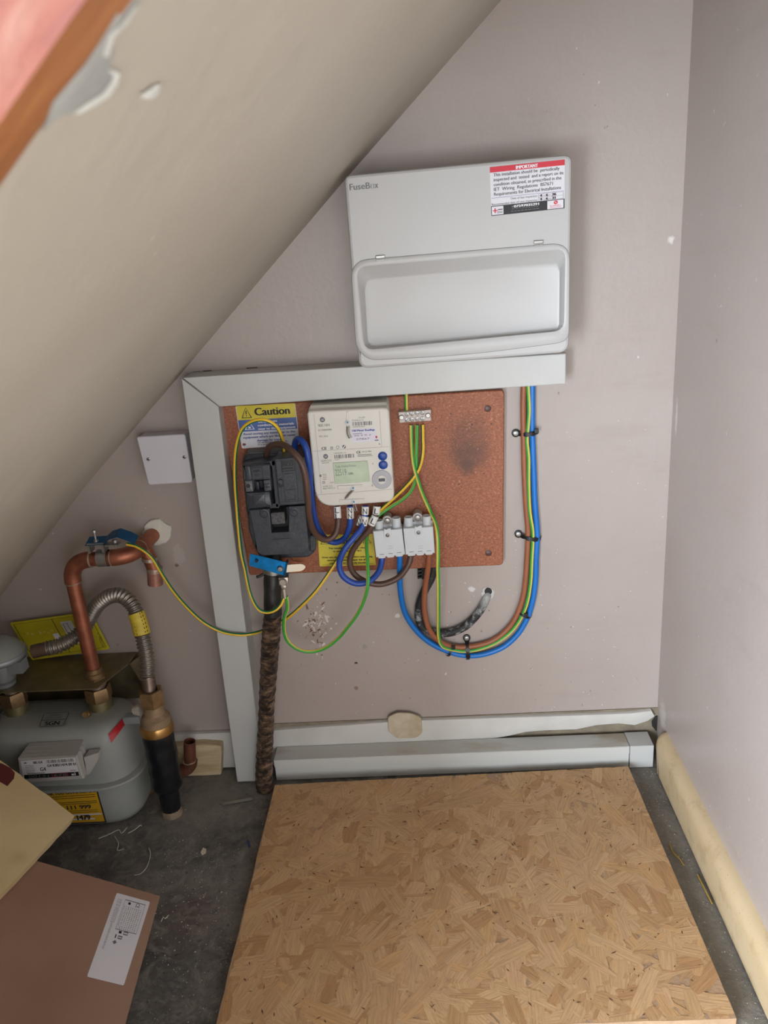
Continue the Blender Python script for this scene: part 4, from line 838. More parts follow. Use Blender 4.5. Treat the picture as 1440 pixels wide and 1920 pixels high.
mb = MB(); rev(mb, b0+Vector((.028, -.004, .008)), (0, 0, 1), [(-.004, .0015), (.004, .0015), (.004, .0042), (.008, .0042)], STEEL, 14); mb.box(b0+Vector((.014, -.012, .008)), b0+Vector((.034, .004, .0105)), STEEL); mb.build('terminal', GC)

# flexible hose
HO = thing('flexible_gas_hose', 'corrugated stainless gas hose arching from the regulator to the floor fitting', 'hose', W(60, 1222, .09))
hp = CW([(88, 1216, 8.5), (112, 1210, 8.0), (138, 1196, 6.6), (156, 1180, 5.6), (168, 1158, 5.2), (184, 1133, 5.4), (206, 1118, 6.0), (228, 1117, 6.6), (247, 1132, 7.4), (259, 1160, 8.2), (268, 1195, 9.0), (275, 1230, 9.8), (277, 1262, 10.6), (277, 1276, 11)])
mst = mat('stainless_hose', (150, 144, 136), .34, .8, var=.15, vs=30)
mb = MB(); hc = catmull(hp, 46); L = []; acc = 0
for i, p in enumerate(hc):
    t = (hc[min(i+1, len(hc)-1)]-hc[max(i-1, 0)]).normalized(); u = t.cross(Vector((.2, -1, .3))).normalized(); v = u.cross(t).normalized()
    if i: acc += (p-hc[i-1]).length
    r0 = .0112+.0014*math.sin(acc*2*math.pi/.0058); L.append([p+(u*math.cos(2*math.pi*k/18)+v*math.sin(2*math.pi*k/18))*r0 for k in range(18)])
mb.loft(L, mst); mb.build('corrugated_tube', HO, 80)
i0, i1 = int(len(hc)*.665), int(len(hc)*.765)
mb = MB(); sweep(mb, hc[i0:i1:6], .0130, [mat('yellow_sleeve', (216, 196, 66), .5, col2=(190, 168, 52), vs=60)], 20, 2); ys_ = mb.build('yellow_sleeve', HO, 60)
mb = MB(); seg = hc[i0:i1]; 
for j in range(0, len(seg)-6, 9):
    p = seg[j]; t = (seg[min(j+4, len(seg)-1)]-seg[max(j-1, 0)]).normalized(); u = t.cross(Vector((0, -1, 0))).normalized()
    for k, ang in enumerate((-1.1, -.8, .2)):
        c_ = p+(u*math.sin(ang)+Vector((0, -1, 0))*math.cos(ang))*.0133; mb.add([c_+t*.0014+u*.0008, c_+t*.0014-u*.0008, c_-t*.0014-u*.0008, c_-t*.0014+u*.0008], [(0, 1, 2, 3)], INK)
mb.build('lettering', ys_, 0)
for a, b, nm in ((W(62, 1222, .088), W(92, 1215, .085), 'hose_tail'), (W(277, 1270, .109), W(281, 1300, .118), 'hose_tail')):
    mb = MB(); rev(mb, a, b-a, [(0, .0112), ((b-a).length, .0112)], mat('dull_hose_tail', (118, 100, 90), .4, .7, var=.2, vs=50), 20); mb.build(nm, HO)

# inlet riser with tape
IN = thing('gas_inlet_riser', 'incoming gas riser with brass fittings and shiny black tape, standing on the floor', 'pipe', (-.447, -.1225, 0))
ax0 = Vector((-.4475, -.1225, 0)); ax1 = W(283, 1300, .12); axd = (ax1-ax0).normalized()
def axp(px, py): 
    best = min([i*.0005 for i in range(600)], key=lambda t: abs(_proj(ax0+axd*t)[1]-py)); return best
def _proj(p):
    v = p-CP; z = v.dot(f_); return (720+FPX*v.dot(r_)/z, 960+FPX*v.dot(d_)/z)
h = {y: axp(0, y) for y in (1285, 1296, 1320, 1345, 1356, 1368, 1450, 1475, 1520)}
mbl = mat('glossy_black_tape', (24, 26, 30), .30, bump=.7, bs=75, spec=.5)
mb = MB(); nh = 18; L = []; u, v = frame(axd); rr = random.Random(4)
for i in range(nh+1):
    t = h[1470 if 1470 in h else 1475]+(h[1368]-h[1475])*i/nh; R0 = .0245+.0004*math.sin(i*1.3)-(.003 if i == 0 else 0)
    L.append([ax0+axd*t+(u*math.cos(2*math.pi*k/24)+v*math.sin(2*math.pi*k/24))*(R0+rr.uniform(-.0004, .0004)+.0005*math.sin(k*2*math.pi/8+i*.5)) for k in range(24)])
mb.loft(L, mbl); mb.build('tape_wrap', IN, 60)
mb = MB(); rev(mb, ax0, axd, [(.010, .0155), (.03, .0165), (h[1475]+.004, .0168)], mbl, 20); mb.build('taped_pipe', IN)
mb = MB(); rev(mb, ax0, axd, [(-.002, .0175), (.009, .0170), (.012, .0155)], mat('tan_collar', (132, 116, 96), .8, var=.3, vs=80, bump=.8), 16); mb.build('floor_collar', IN)
mb = MB(); rev(mb, ax0, axd, [(h[1368]-.002, .0262), (h[1356]-.003, .0262), (h[1356]+.001, .0245)], mat('bright_brass', (176, 136, 80), .32, .8, var=.1, vs=40), 30); mb.build('brass_ring', IN)
mb = MB(); rev(mb, ax0, axd, [(h[1356], .0240), (h[1345]+.002, .0230), (h[1345]+.008, .0165), (h[1320]+.002, .0150)], mat('dusty_brass', (150, 128, 100), .6, .4, var=.2, vs=80, bump=.4), 24); mb.build('union_body', IN)
mb = MB(); rev(mb, ax0, axd, [(h[1320], .0205), (h[1296], .0205), (h[1296]+.003, .0175), (h[1296]+.003, .0125), (h[1296]-.008, .0115)], BRASS, 6, .4); mb.build('union_nut', IN)
mb = MB(); q = ax0+axd*(h[1345]+.012); mb.box(q+Vector((-.044, -.016, -.012)), q+Vector((-.020, -.002, -.0)), mat('grey_lever', (140, 146, 150), .4, .3)); mb.build('lever', IN)
rr = random.Random(9); mb = MB()
mb.loft([[q+Vector((-.019-.004*i+.001*math.sin(3*k), -.006+math.cos(k*.7)*(.009-.0013*i), .006+math.sin(k*.7)*(.011-.0016*i))) for k in range(9)] for i in range(4)], mat('lump_plaster', (176, 170, 156), .9, bump=.8)); mb.build('plaster_lump', IN)
# small open copper stub
ST = thing('copper_stub', 'short open copper stub with elbow beside the taped riser', 'pipe', W(357, 1445, .06))
S0, S1, S2 = W(357, 1390, .055), W(358, 1442, .055), W(325, 1448, .055)
mb = MB(); rev(mb, S1+Vector((0, 0, .010)), S0-S1, [(0, .0102), ((S0-S1).length-.010, .0102), ((S0-S1).length-.010, .0088), (.01, .0088), (.01, .0001)], mat('dark_copper', (128, 82, 66), .45, .6, var=.3, vs=60), 22); mb.build('upright', ST)
pipe('elbow', ST, elbow(S0, S1, S2, .018, 8), .0114, mat('dark_copper', (0, 0, 0))); pipe('level', ST, [S1+(S2-S1).normalized()*.014, S2], .009, mat('dull_hose_tail', (0, 0, 0)))
mb = MB(); rev(mb, S1+Vector((0, 0, .0165)), (0, 0, 1), [(0, .0118), (.0015, .0114)], SOLDER, 20); mb.build('solder_ring', ST)
# brass fitting behind the riser, low
BF = thing('brass_fitting', 'small dull brass fitting low on the floor between meter and riser', 'pipe fitting', Fz(280, 1482))
b_ = Fz(281, 1484); mb = MB(); rev(mb, b_, (0, 0, 1), [(0, .010), (.006, .0125), (.014, .0125), (.014, .010), (.022, .011), (.03, .011)], BRASS, 18); mb.build('body', BF)
mb = MB(); rev(mb, b_+Vector((0, 0, .03)), (0, 0, 1), [(0, .0085), (.02, .0085)], mat('dark_copper', (0, 0, 0)), 16); mb.build('stub', BF)
# wooden packing block
mwb = mat('pale_softwood', (198, 178, 140), .6); n = NT(mwb); n.color(n.ramp(n.noise(1, 6, .6, n.map((10, 60, 60))), (.35, (170, 148, 110)), (.65, (204, 188, 154)))); n.bump(n.noise(60, 5), .4)
WBk = tag(slab2(MB(), rp([(-.470, .0005), (-.386, .0005), (-.3835, .02), (-.3790, .045), (-.378, .061), (-.41, .0655), (-.470, .063)], .003), .028, .0175, mwb, .003).build('wood_block', loc=(-.42, -.02, 0)), 'pale offcut of wood against the skirting behind the copper stub', 'wood block')

# ---------------------------------------------------------------- gas meter
GM = thing('gas_meter', 'grey steel gas meter with red sticker, number plate and yellow emergency label', 'gas meter', (-.61, -.09, 0))
MG = mat('meter_grey_paint', (150, 154, 150), .42, var=.04, vs=10, bump=.05, bs=60)
def plan(x0, x1, y0, y1, r, n=7): return rp([(x0, y0), (x1, y0), (x1, y1), (x0, y1)], r, n)
def zl(l, z): return [Vector((p[0], p[1], z)) for p in l]
X0, X1, Y0, Y1 = -.738, -.492, -.156, -.026
b = plan(X0, X1, Y0, Y1, .060, 8)
mb = MB(); mb.loft([zl(offs(b, .012), .006), zl(offs(b, .004), .010), zl(offs(b, .0005), .020), zl(b, .084)], MG); mb.build('lower_shell', GM, 60)
mb = MB(); fl = offs(b, -.0105); mb.loft([zl(fl, .0835), zl(offs(fl, -.001), .086), zl(fl, .0885), zl(offs(fl, .006), .0900)], MG); mb.build('seam_flange', GM, 50)
mb = MB(); ring = [(.0885, 0), (.13, .0025), (.158, .005), (.170, .0085), (.178, .015), (.1825, .024), (.1845, .036)]
mb.loft([zl(offs(b, o_), z) for z, o_ in ring], MG); mb.build('upper_shell', GM, 60)
PLT = mat('zinc_olive', (150, 140, 104), .38, .7, var=.2, vs=60)
for cxx, cyy in ((-.690, -.082), (-.549, -.080)):
    mb = MB(); c0 = Vector((cxx, cyy, 0)); rev(mb, c0, (0, 0, 1), [(.181, .0190), (.200, .0190), (.201, .016)], PLT, 26); mb.build('meter_boss', GM)
    mb = MB(); rev(mb, c0, (0, 0, 1), [(.200, .0205), (.203, .0212), (.220, .0212), (.223, .0198), (.223, .0155), (.215, .015)], BRASS, 6, .25 if cxx < -.6 else .1); mb.build('union_nut', GM)
    mb = MB(); rev(mb, c0, (0, 0, 1), [(.214, .0140), (.231, .0135), (.236, .0125)], mat('worn_union_tail', (140, 126, 116), .45, .6, var=.2, vs=60), 22); mb.build('union_tail', GM)
mb = MB(); q = Vector((-.562, -.104, .186)); rev(mb, q, (0, -1, .6), [(0, .0055), (.008, .0055), (.009, .0045), (.013, .0045)], BRASS, 14); mb.build('test_point', GM)
# index housing
idx = MB(); fx = lambda x, y: W(x, y, .186)
GP = mat('index_plastic', (172, 170, 166), .4, var=.03)
f4 = [fx(32, 1424), fx(143, 1418), fx(157, 1462), fx(38, 1470)]; bkz = [Vector((p.x+(.004 if i in (0, 3) else -.002), -.150, p.z+(.004 if i < 2 else .002))) for i, p in enumerate(f4)]
f4b = [Vector((p.x, -.186, p.z)) for p in f4]
idx.loft([bkz, [Vector((p.x, -.183, p.z)) for p in offs3] if False else [p+Vector((0, .003, 0)) for p in f4b], [f4b[0]+Vector((.002, 0, -.002)), f4b[1]+Vector((-.002, 0, -.002)), f4b[2]+Vector((-.002, 0, .002)), f4b[3]+Vector((.002, 0, .002))]], GP)
io = idx.build('index_housing', GM)
mb = MB()
for k in (.3, .62):
    a_, b_ = bkz[1].lerp(f4b[1], k), bkz[2].lerp(f4b[2], k); mb.box((a_.x-.003, a_.y-.0012, b_.z), (a_.x+.0035, a_.y+.0012, a_.z-.001), GP)
a_ = bkz[0]; 
for k in (.25, .5, .75): p = bkz[0].lerp(f4b[0], k); q = bkz[1].lerp(f4b[1], k); mb.box((p.x+.002, p.y-.0006, p.z-.001), (q.x-.002, p.y+.0006, p.z+.0008), GP)
mb.build('rib', io)
mb = MB(); q = f4b[2]+Vector((.002, .020, .022)); mb.loft([[q+Vector((0, -.008, .010)), q+Vector((.020, 0, .012)), q+Vector((.020, .010, .012)), q+Vector((0, .012, .010))], [q+Vector((0, -.008, -.002)), q+Vector((.018, 0, -.0)), q+Vector((.018, .010, 0)), q+Vector((0, .012, -.002))], [q+Vector((-.004, -.004, -.026)), q+Vector((.0, 0, -.026)), q+Vector((.0, .010, -.026)), q+Vector((-.004, .012, -.026))]], GP); mb.build('side_lug', io)
cs = [(38.5, 1427), (140, 1420), (149, 1455), (44, 1461)]
pl_ = P('number_plate', cs, .1868, .0006, PAPER, io, 0)
L_ = Lab(cs, .1868); mb = MB()
L_.text(mb, 'BK-G4', .23, .20, .39, .13, INK, 1, .003); L_.bars(mb, .47, .05, .97, .22, INKG, 1, 3); L_.text(mb, 'G4 K0011474 09 01', .47, .42, .99, .14, INK, 1, .003); L_.text(mb, 'G4', .33, .62, .43, .20, INK, 1, .003)
L_.poly(mb, circ(.08, .12, .03, 10), INK); L_.lines(mb, .07, .27, .24, 5, .09, .03, INKG); L_.quad(mb, .08, .70, .40, .74, INKG); L_.quad(mb, .86, .66, .97, .69, INKG)
L_.quad(mb, 0.02, .77, 1.0, .99, BLACKD, 1); L_.ring(mb, [(.52, .79), (.80, .79), (.80, .97), (.52, .97)], .008, INKR, 2); L_.text(mb, '00131', .10, .95, .46, .13, INKG, 2); L_.text(mb, '678', .55, .95, .78, .13, INKG, 2); L_.text(mb, 'm3', .87, .95, .94, .14, INKW, 2, .003)
mb.build('lettering', pl_, 0)
# stickers on the shell
def Zf(px, py, lift=0): return Fz(px, py, .1845+lift)
cs = [(78, 1337), (133, 1334), (124, 1361), (71, 1364)]
Ls = Lab(cs, 0, .0004, pf=lambda x, y, e: Fz(x, y, .1848+e)); mb = MB(); cl = mat('clear_sticker', (160, 163, 160), .35)
for c_ in (0,): mb.loft([[Ls.p(u, v, 0) for u, v in rp([(0, 0), (1, 0), (1, 1), (0, 1)], .1)], [Ls.p(u, v, 1) for u, v in rp([(0, 0), (1, 0), (1, 1), (0, 1)], .1)]], cl)
sg = mb.build('owner_sticker', GM, 0); mb = MB()
Ls.ring(mb, rp([(.08, .03), (.97, .03), (.90, .97), (.03, .97)], .12), .02, INK, 2); Ls.quad(mb, .05, .5, .93, .53, INK, 2); Ls.text(mb, 'SGN', .22, .88, .72, .27, INK, 2, .01); Ls.text(mb, 'HANDLE', .30, .25, .72, .12, INKG, 2); Ls.text(mb, 'WITH CARE', .18, .43, .75, .12, INKG, 2); mb.build('lettering', sg, 0)
# red sticker and yellow label wrap on the curved shell : project the photo outline onto the shell by ray marching
def shellhit(px, py, grow=0.0006):
    v = ray(px, py)
    def inside(p):
        if not (.006 < p.z < .1845): return False
        o_ = 0
        if p.z > .0885:
            for (z0, a0), (z1, a1) in zip(ring, ring[1:]):
                if z0 <= p.z <= z1: o_ = a0+(a1-a0)*(p.z-z0)/(z1-z0)
        g = grow-o_; hx, hy = (X1-X0)/2+g, (Y1-Y0)/2+g; cx_, cy_ = (X0+X1)/2, (Y0+Y1)/2; rr_ = .046+g
        dx, dy = max(abs(p.x-cx_)-(hx-rr_), 0), max(abs(p.y-cy_)-(hy-rr_), 0); return math.hypot(dx, dy) < rr_
    t = .9
    while t < 1.8:
        p = CP+v*t
        if inside(p): 
            lo, hi = t-.004, t
            for _ in range(12):
                m_ = (lo+hi)/2
                if inside(CP+v*m_): hi = m_
                else: lo = m_
            return CP+v*hi
        t += .004
    return Fz(px, py, .02)
def wrap(cs, nu, nv, mt, name, parent, grow=.0008):
    mb = MB(); g = []
    for j in range(nv+1):
        for i in range(nu+1):
            u_, v_ = i/nu, j/nv; x = (cs[0][0]*(1-u_)+cs[1][0]*u_)*(1-v_)+(cs[3][0]*(1-u_)+cs[2][0]*u_)*v_; y = (cs[0][1]*(1-u_)+cs[1][1]*u_)*(1-v_)+(cs[3][1]*(1-u_)+cs[2][1]*u_)*v_
            g.append(shellhit(x, y, grow))
    mb.add(g, [(j*(nu+1)+i, j*(nu+1)+i+1, (j+1)*(nu+1)+i+1, (j+1)*(nu+1)+i) for j in range(nv) for i in range(nu)], mt); return mb.build(name, parent, 60)
rs = wrap([(203, 1377), (229, 1348), (234, 1359), (209, 1393)], 5, 5, mat('red_sticker', (176, 28, 40), .4), 'red_sticker', GM)
YM = mat('amber_label', (206, 160, 36), .42)
cs = [(40, 1486), (181, 1475), (200, 1542), (60, 1548)]
yb = wrap(cs, 10, 6, INK, 'emergency_label', GM, .0008); tag(yb, 'amber emergency label with black print')
mb = MB(); Ly = Lab(cs, 0, .0003, pf=lambda x, y, e: shellhit(x, y, .001+e))
def grid(u0, v0, u1, v1, n_, mt, k):
    g = [Ly.p(u0+(u1-u0)*i/n_, v_, k) for v_ in (v0, (v0+v1)/2, v1) for i in range(n_+1)]; mb.add(g, [(j*(n_+1)+i, j*(n_+1)+i+1, (j+1)*(n_+1)+i+1, (j+1)*(n_+1)+i) for j in (0, 1) for i in range(n_)], mt)
grid(.02, .03, .98, .97, 8, YM, 1)
Ly.text(mb, 'IF YOU THINK YOU CAN SMELL GAS', .06, .15, .97, .09, INK, 3, .002)
for v_ in (.20, .26, .38, .43): Ly.quad(mb, .35, v_, .95, v_+.015, INK, 2)
Ly.text(mb, '0800 111 999', .28, .59, .85, .11, INK, 3, .004)
for v_ in (.63, .68): Ly.quad(mb, .5, v_, .93, v_+.012, INK, 2)
Ly.quad(mb, .4, .735, .97, .775, PAPER, 2); Ly.quad(mb, .4, .86, .86, .90, PAPER, 2)
Ly.text(mb, '1479', .63, .90, .80, .14, INK, 4, .006)
mb.build('lettering', yb, 0)

# ---------------------------------------------------------------- regulator
RG = thing('gas_regulator', 'grey domed gas regulator above the meter inlet', 'gas regulator', (-.690, -.082, .236))
mrg = mat('regulator_grey', (150, 156, 160), .42, .35, var=.06, vs=20)
c0 = Vector((-.694, -.088, .236))
mb = MB(); rev(mb, c0, (0, 0, 1), [(0, .0155), (.012, .0165), (.022, .0215), (.030, .0225), (.034, .0235), (.050, .0240)], mrg, 28); mb.build('body', RG)
mb = MB(); rev(mb, c0, (.0, 0, 1), [(.048, .035), (.052, .0415), (.0545, .044), (.058, .0445), (.061, .043)], mrg, 40); mb.build('rim', RG)
mb = MB(); rev(mb, c0, (0, 0, 1), [(.060, .0425), (.072, .034), (.082, .022), (.086, .010), (.087, .0001)], mat('dome_grey', (158, 164, 160), .35, .3), 40); mb.build('dome', RG)
mb = MB(); mb.box(c0+Vector((.016, -.016, .030)), c0+Vector((.042, .006, .050)), mrg); mb.build('outlet_boss', RG)
mb = MB(); rev(mb, c0, (0, 0, 1), [(.010, .0178), (.015, .0178)], mat('regulator_groove', (90, 94, 98), .5), 24); mb.build('groove', RG)

# ---------------------------------------------------------------- meter bracket plate
BP = thing('meter_bracket', 'dull olive metal bracket shelf fixed to the wall above the gas meter', 'bracket', (-.61, 0, .2385))
mbr = mat('olive_metal', (122, 112, 86), .45, .5, var=.25, vs=25, bump=.15, bs=80)
Lt = [(-.72, -.112), (-.534, -.114), (-.508, -.040), (-.506, -.0005), (-.72, -.0005)]
mb = MB(); mb.loft([[Vector((x, y, .2375)) for x, y in Lt], [Vector((x, y, .2395)) for x, y in Lt]], mbr); mb.build('shelf_plate', BP)
mb = MB(); mb.box((-.72, -.0032, .15), (-.494, -.0006, .2385), mbr); mb.build('wall_plate', BP)
mb = MB(); mb.add([(-.4955, -.0032, .15), (-.4955, -.0032, .236), (-.507, -.034, .236), (-.4955, -.004, .15), (-.4975, -.0032, .15), (-.4975, -.0032, .236), (-.509, -.034, .236)], [(0, 1, 2), (4, 5, 6), (0, 2, 6, 4), (1, 2, 6, 5), (0, 1, 5, 4)], mbr); mb.build('gusset', BP)
# yellow tag card
YT = thing('warning_tag', 'large yellow plastic tag standing against the wall behind the copper pipe', 'tag', W(120, 1235, .012))
cs = [(18, 1168), (170, 1147), (206, 1217), (60, 1238)]
yt = P('card', rp(cs, 3), .013, .001, mat('tag_yellow', (192, 178, 40), .4, var=.08, vs=40), YT, .0002)
L_ = Lab(cs, .013); mb = MB()
L_.ring(mb, [(.03, .05), (.97, .05), (.97, .94), (.03, .94)], .008, mat('olive_ink', (96, 92, 40), .6)); L_.quad(mb, .50, .05, .51, .94, mat('olive_ink', (0, 0, 0)))
L_.quad(mb, .58, .15, .72, .75, PAPER, 1); L_.ring(mb, [(.60, .2), (.66, .2), (.66, .55), (.60, .55)], .008, INKG, 2); L_.quad(mb, .42, .42, .49, .60, PAPER, 1)
L_.poly(mb, circ(.885, .30, .022, 12, 1.6), BLACKD, 1)
for i in range(14): L_.quad(mb, .12+.05*(i % 7), .30+.3*(i//7)+.03*(i % 3), .15+.05*(i % 7), .36+.3*(i//7)+.03*(i % 2), mat('rubbed_print', (206, 196, 96), .5), 1)
mb.build('print', yt, 0)
mb = MB(); g, f = glyphs('AT PRESSURE'); a_, b_ = W(181, 1186, .0136), W(192, 1214, .0136); dr = b_-a_; pr = Vector((dr.z, 0, -dr.x)).normalized()*-.004
mb.add([a_+dr*x-pr*y*-1 for x, y in g], f, INK); mb.build('print', yt, 0)

# ================================================================= BOARDS ON THE FLOOR
OS = thing('osb_sheet', 'large sheet of oriented strand board lying on the floor in the middle', 'wood sheet', (.02, -.3, 0))
c4 = [Fz(515, 1472, .018), Fz(1178, 1437, .018), Fz(1381, 1909, .018), Vector((-.282, -.531, .018))]
mos = mat('osb_core', (172, 142, 112), .6, var=.12, vs=40, bump=.4, bs=160)
l_ = [(p.x, p.y) for p in c4]
# slightly ragged saw-cut edges
rag = []
rr = random.Random(21)
for i in range(4):
    a_, b_ = l_[i], l_[(i+1) % 4]
    for k in range(24): t = k/24; rag.append((a_[0]+(b_[0]-a_[0])*t+(rr.uniform(-.0006, .0006) if k else 0), a_[1]+(b_[1]-a_[1])*t+(rr.uniform(-.0006, .0006) if k else 0)))
mb = MB(); mb.loft([[Vector((x, y, .002)) for x, y in rag], [Vector((x, y, .0174)) for x, y in rag]], mos); mb.build('panel', OS, 0)
tones = [(200, 166, 128), (204, 170, 132), (194, 158, 122), (206, 172, 134), (190, 154, 116), (202, 164, 122), (200, 166, 130), (184, 146, 108), (204, 168, 132), (196, 162, 124)]
fm = []
for i, c_ in enumerate(tones):
    m = mat('osb_strand_%d' % i, c_, .48, spec=.35); n = NT(m); c_ = (c_[0], c_[1]-3, c_[2]-9); cc = tuple(c_); dk = tuple(int(x*.91) for x in c_)
    
    uvm = n.nt.nodes.new('ShaderNodeMapping'); uvm.inputs['Scale'].default_value = (26, 420, 1); n.nt.links.new(n.tc.outputs['UV'], uvm.inputs['Vector'])
    g1 = n.noise(1, 5, .65, uvm.outputs[0]); n.color(n.mix(n.step(n.noise(230, 3), .66, .74), n.ramp(g1, (.32, tuple(int(x*.86) for x in c_)), (.6, cc)), tuple(int(x*.7) for x in c_))); n.bump(g1, .35, .0015); fm.append(m)
UVS = []; mb = MB(); rr = random.Random(77)
xa, xb, ya, yb_ = l_[0][0], l_[1][0], l_[3][1], l_[1][1]
def inq(x, y):
    for i in range(4):
        a_, b_ = l_[i], l_[(i+1) % 4]
        if (b_[0]-a_[0])*(y-a_[1])-(b_[1]-a_[1])*(x-a_[0]) > -.00001: return False
    return True
NF = 2600
for i in range(NF):
    x, y = rr.uniform(xa, xb), rr.uniform(ya, yb_); big = rr.random() < .55
    ln = rr.uniform(.03, .085) if big else rr.uniform(.008, .03); wd_ = rr.uniform(.010, .026) if big else rr.uniform(.002, .008)
    an = rr.gauss(1.2, .9); c, s = math.cos(an), math.sin(an); m_ = 5; up_, dn_ = [], []
    for k in range(m_+1):
        t = k/m_-.5; e = 1-abs(2*t)**6*.35
        up_.append((t*ln+rr.uniform(-.002, .002), wd_/2*e+rr.uniform(-.0012, .0012))); dn_.append((t*ln+rr.uniform(-.002, .002), -wd_/2*e+rr.uniform(-.0012, .0012)))
    pts = up_+dn_[::-1]; z = .01745+.00085*i/NF
    tx, ty = rr.uniform(-.006, .006), rr.uniform(-.01, .01)
    pw = []
    for q in pts:
        X, Y = x+q[0]*c-q[1]*s, y+q[0]*s+q[1]*c
        X = min(max(X, xa+.0004-(.0025 if Y < -.3 else 0)*0), xb+.012); Y = min(max(Y, ya), yb_)
        pw.append((X, Y))
    # clip by the sheet outline
    out = pw
    for e_ in range(4):
        a_, b_ = l_[e_], l_[(e_+1) % 4]; new = []
        f_in = lambda p: -((b_[0]-a_[0])*(p[1]-a_[1])-(b_[1]-a_[1])*(p[0]-a_[0]))
        for k in range(len(out)):
            p, q = out[k], out[(k+1) % len(out)]; fp, fq = f_in(p), f_in(q)
            if fp >= 0: new.append(p)
            if (fp >= 0) != (fq >= 0): t = fp/(fp-fq); new.append((p[0]+(q[0]-p[0])*t, p[1]+(q[1]-p[1])*t))
        out = new
        if not out: break
    if len(out) < 3: continue
    k0 = len(out); ou, ov = rr.uniform(0, 50), rr.uniform(0, 50); UVS += [((X-x)*c+(Y-y)*s+ou, -(X-x)*s+(Y-y)*c+ov) for X, Y in out]; mb.add([Vector((X, Y, z+(X-x)*tx+(Y-y)*ty)) for X, Y in out], [tuple(range(k0))], rr.choice(fm))
so = tag(mb.build('strands', OS, 0), kind='stuff'); uvl = so.data.uv_layers.new(name='grain')
for lp_ in so.data.loops: uvl.data[lp_.index].uv = UVS[lp_.vertex_index]
mb = MB(); md = mat('strand_gap', (96, 62, 38), .8)
for i in range(230):
    x, y = rr.uniform(xa+.01, xb-.01), rr.uniform(ya+.01, yb_-.01); l = rr.uniform(.0012, .005); an = rr.uniform(0, 3.14); c, s = math.cos(an), math.sin(an); w_ = rr.uniform(.0004, .0011)
    mb.add([(x+c*l, y+s*l, .01845), (x-s*w_, y+c*w_, .01845), (x-c*l, y-s*l, .01845), (x+s*w_, y-c*w_, .01845)], [(0, 1, 2, 3)], md)
tag(mb.build('strand_gaps', OS, 0), kind='stuff')

# tilted hardboard and cream board at the left, leaning up on the soffit
PA, PB, PC = Fz(300, 1680, .012), Fz(82, 1618, .1), Fz(235, 1920, .012)
pn = (PC-PA).cross(PB-PA).normalized(); pn = pn if pn.z > 0 else -pn
def PL(px, py, off=0): return onplane(PA, pn, px, py, off)
ue = (PB-PA).normalized(); ve = (PC-PA).normalized()
mhb = mat('brown_hardboard', (156, 116, 96), .4); n = NT(mhb)
c0 = n.ramp(n.noise(5, 5, .5), (.3, (138, 104, 86)), (.7, (154, 124, 102))); c0 = n.mix(n.math('MULTIPLY', n.noise(1, 4, .6, n.map((40, 8, 8))), .25), c0, (170, 140, 122)); n.color(c0); n.bump(n.noise(700, 2), .15)
HB = thing('hardboard_panel', 'smooth pinkish brown hardboard panel with a white data label, tilted at lower left', 'panel', PA)
cn = [PA, PA+ue*.47, PA+ue*.47+ve*.36, PA+ve*.36]
mb = MB(); mb.loft([[p-pn*.003 for p in cn], cn], mhb); mb.build('sheet', HB, 0)
cs = [(219, 1674), (281.5, 1691), (232, 1848), (163, 1831)]
Ls = Lab(cs, 0, .0003, pf=lambda x, y, e: PL(x, y, e)); mb = MB(); Ls2 = rp([(0, 0), (1, 0), (1, 1), (0, 1)], .03)
mb.loft([[Ls.p(u, v, 0) for u, v in Ls2], [Ls.p(u, v, 1.3) for u, v in Ls2]], PAPER); lb = mb.build('data_label', HB, 0); mb = MB()
rr = random.Random(8)
for i in range(4):
    for j in range(30): v_ = .06+j*.02+(.03 if False else 0); Ls.quad(mb, .10+i*.032, v_, .112+i*.032, v_+rr.uniform(.008, .017), INKG, 2) if v_ < (.66 if i in (1, 2) else .34) else None
Ls.ring(mb, [(.30, .045), (.90, .045), (.90, .40), (.30, .40)], .008, INKG, 2)
for i in range(9):
    for j in range(13): Ls.quad(mb, .33+i*.06, .12+j*.021, .33+i*.06+.025, .12+j*.021+rr.uniform(.006, .016), mat('pale_ink', (150, 150, 150), .6), 2)
Ls.poly(mb, circ(.45, .08, .04, 10, .4), INK, 2)
g, f = glyphs('CE'); mb.add([Ls.p(.64+y*.11, .055+x*.05, 2) for x, y in g], f, INK)
Ls.quad(mb, .42, .405, .50, .435, INK, 2); Ls.ring(mb, [(.55, .40), (.68, .40), (.68, .44), (.55, .44)], .012, INKG, 2); Ls.quad(mb, .36, .455, .39, .50, INK, 2); Ls.ring(mb, [(.44, .46), (.56, .46), (.56, .50), (.44, .50)], .014, INKG, 2)
Ls.poly(mb, [(.40, .52), (.46, .545), (.40, .57), (.34, .545)], INKG, 2)
mb.build('lettering', lb, 0)
CB = thing('cream_fibreboard', 'thick cream board with a dark red mark, lying over the brown panel at far left', 'panel', PL(140, 1530, .02))
mcr = mat('cream_board', (216, 194, 148), .75); n = NT(mcr); pc = PL(140, 1530, .02)
c0 = n.ramp(n.noise(8, 5, .5), (.3, (206, 184, 138)), (.7, (222, 202, 158))); c0 = n.mix(n.math('MULTIPLY', n.spot(tuple(PL(35, 1607, .02)-pc), .016, .8, .3, 60), .3), c0, (168, 140, 88)); n.color(c0); n.bump(n.noise(180, 5), .5)
a_ = PL(0, 1425, .02)-pc; b_ = PL(0, 1680, .02)-pc; a_ = a_.normalized(); b_ = b_.normalized()
cn = [pc, pc+a_*.215, pc+a_*.215+b_*.30, pc+b_*.30]; edge = []
rr = random.Random(15)
for i in range(4):
    for k in range(16): t = k/16; p = cn[i].lerp(cn[(i+1) % 4], t); edge.append(p+Vector((rr.uniform(-1, 1), rr.uniform(-1, 1), 0))*.0008*(1 if k else 0))
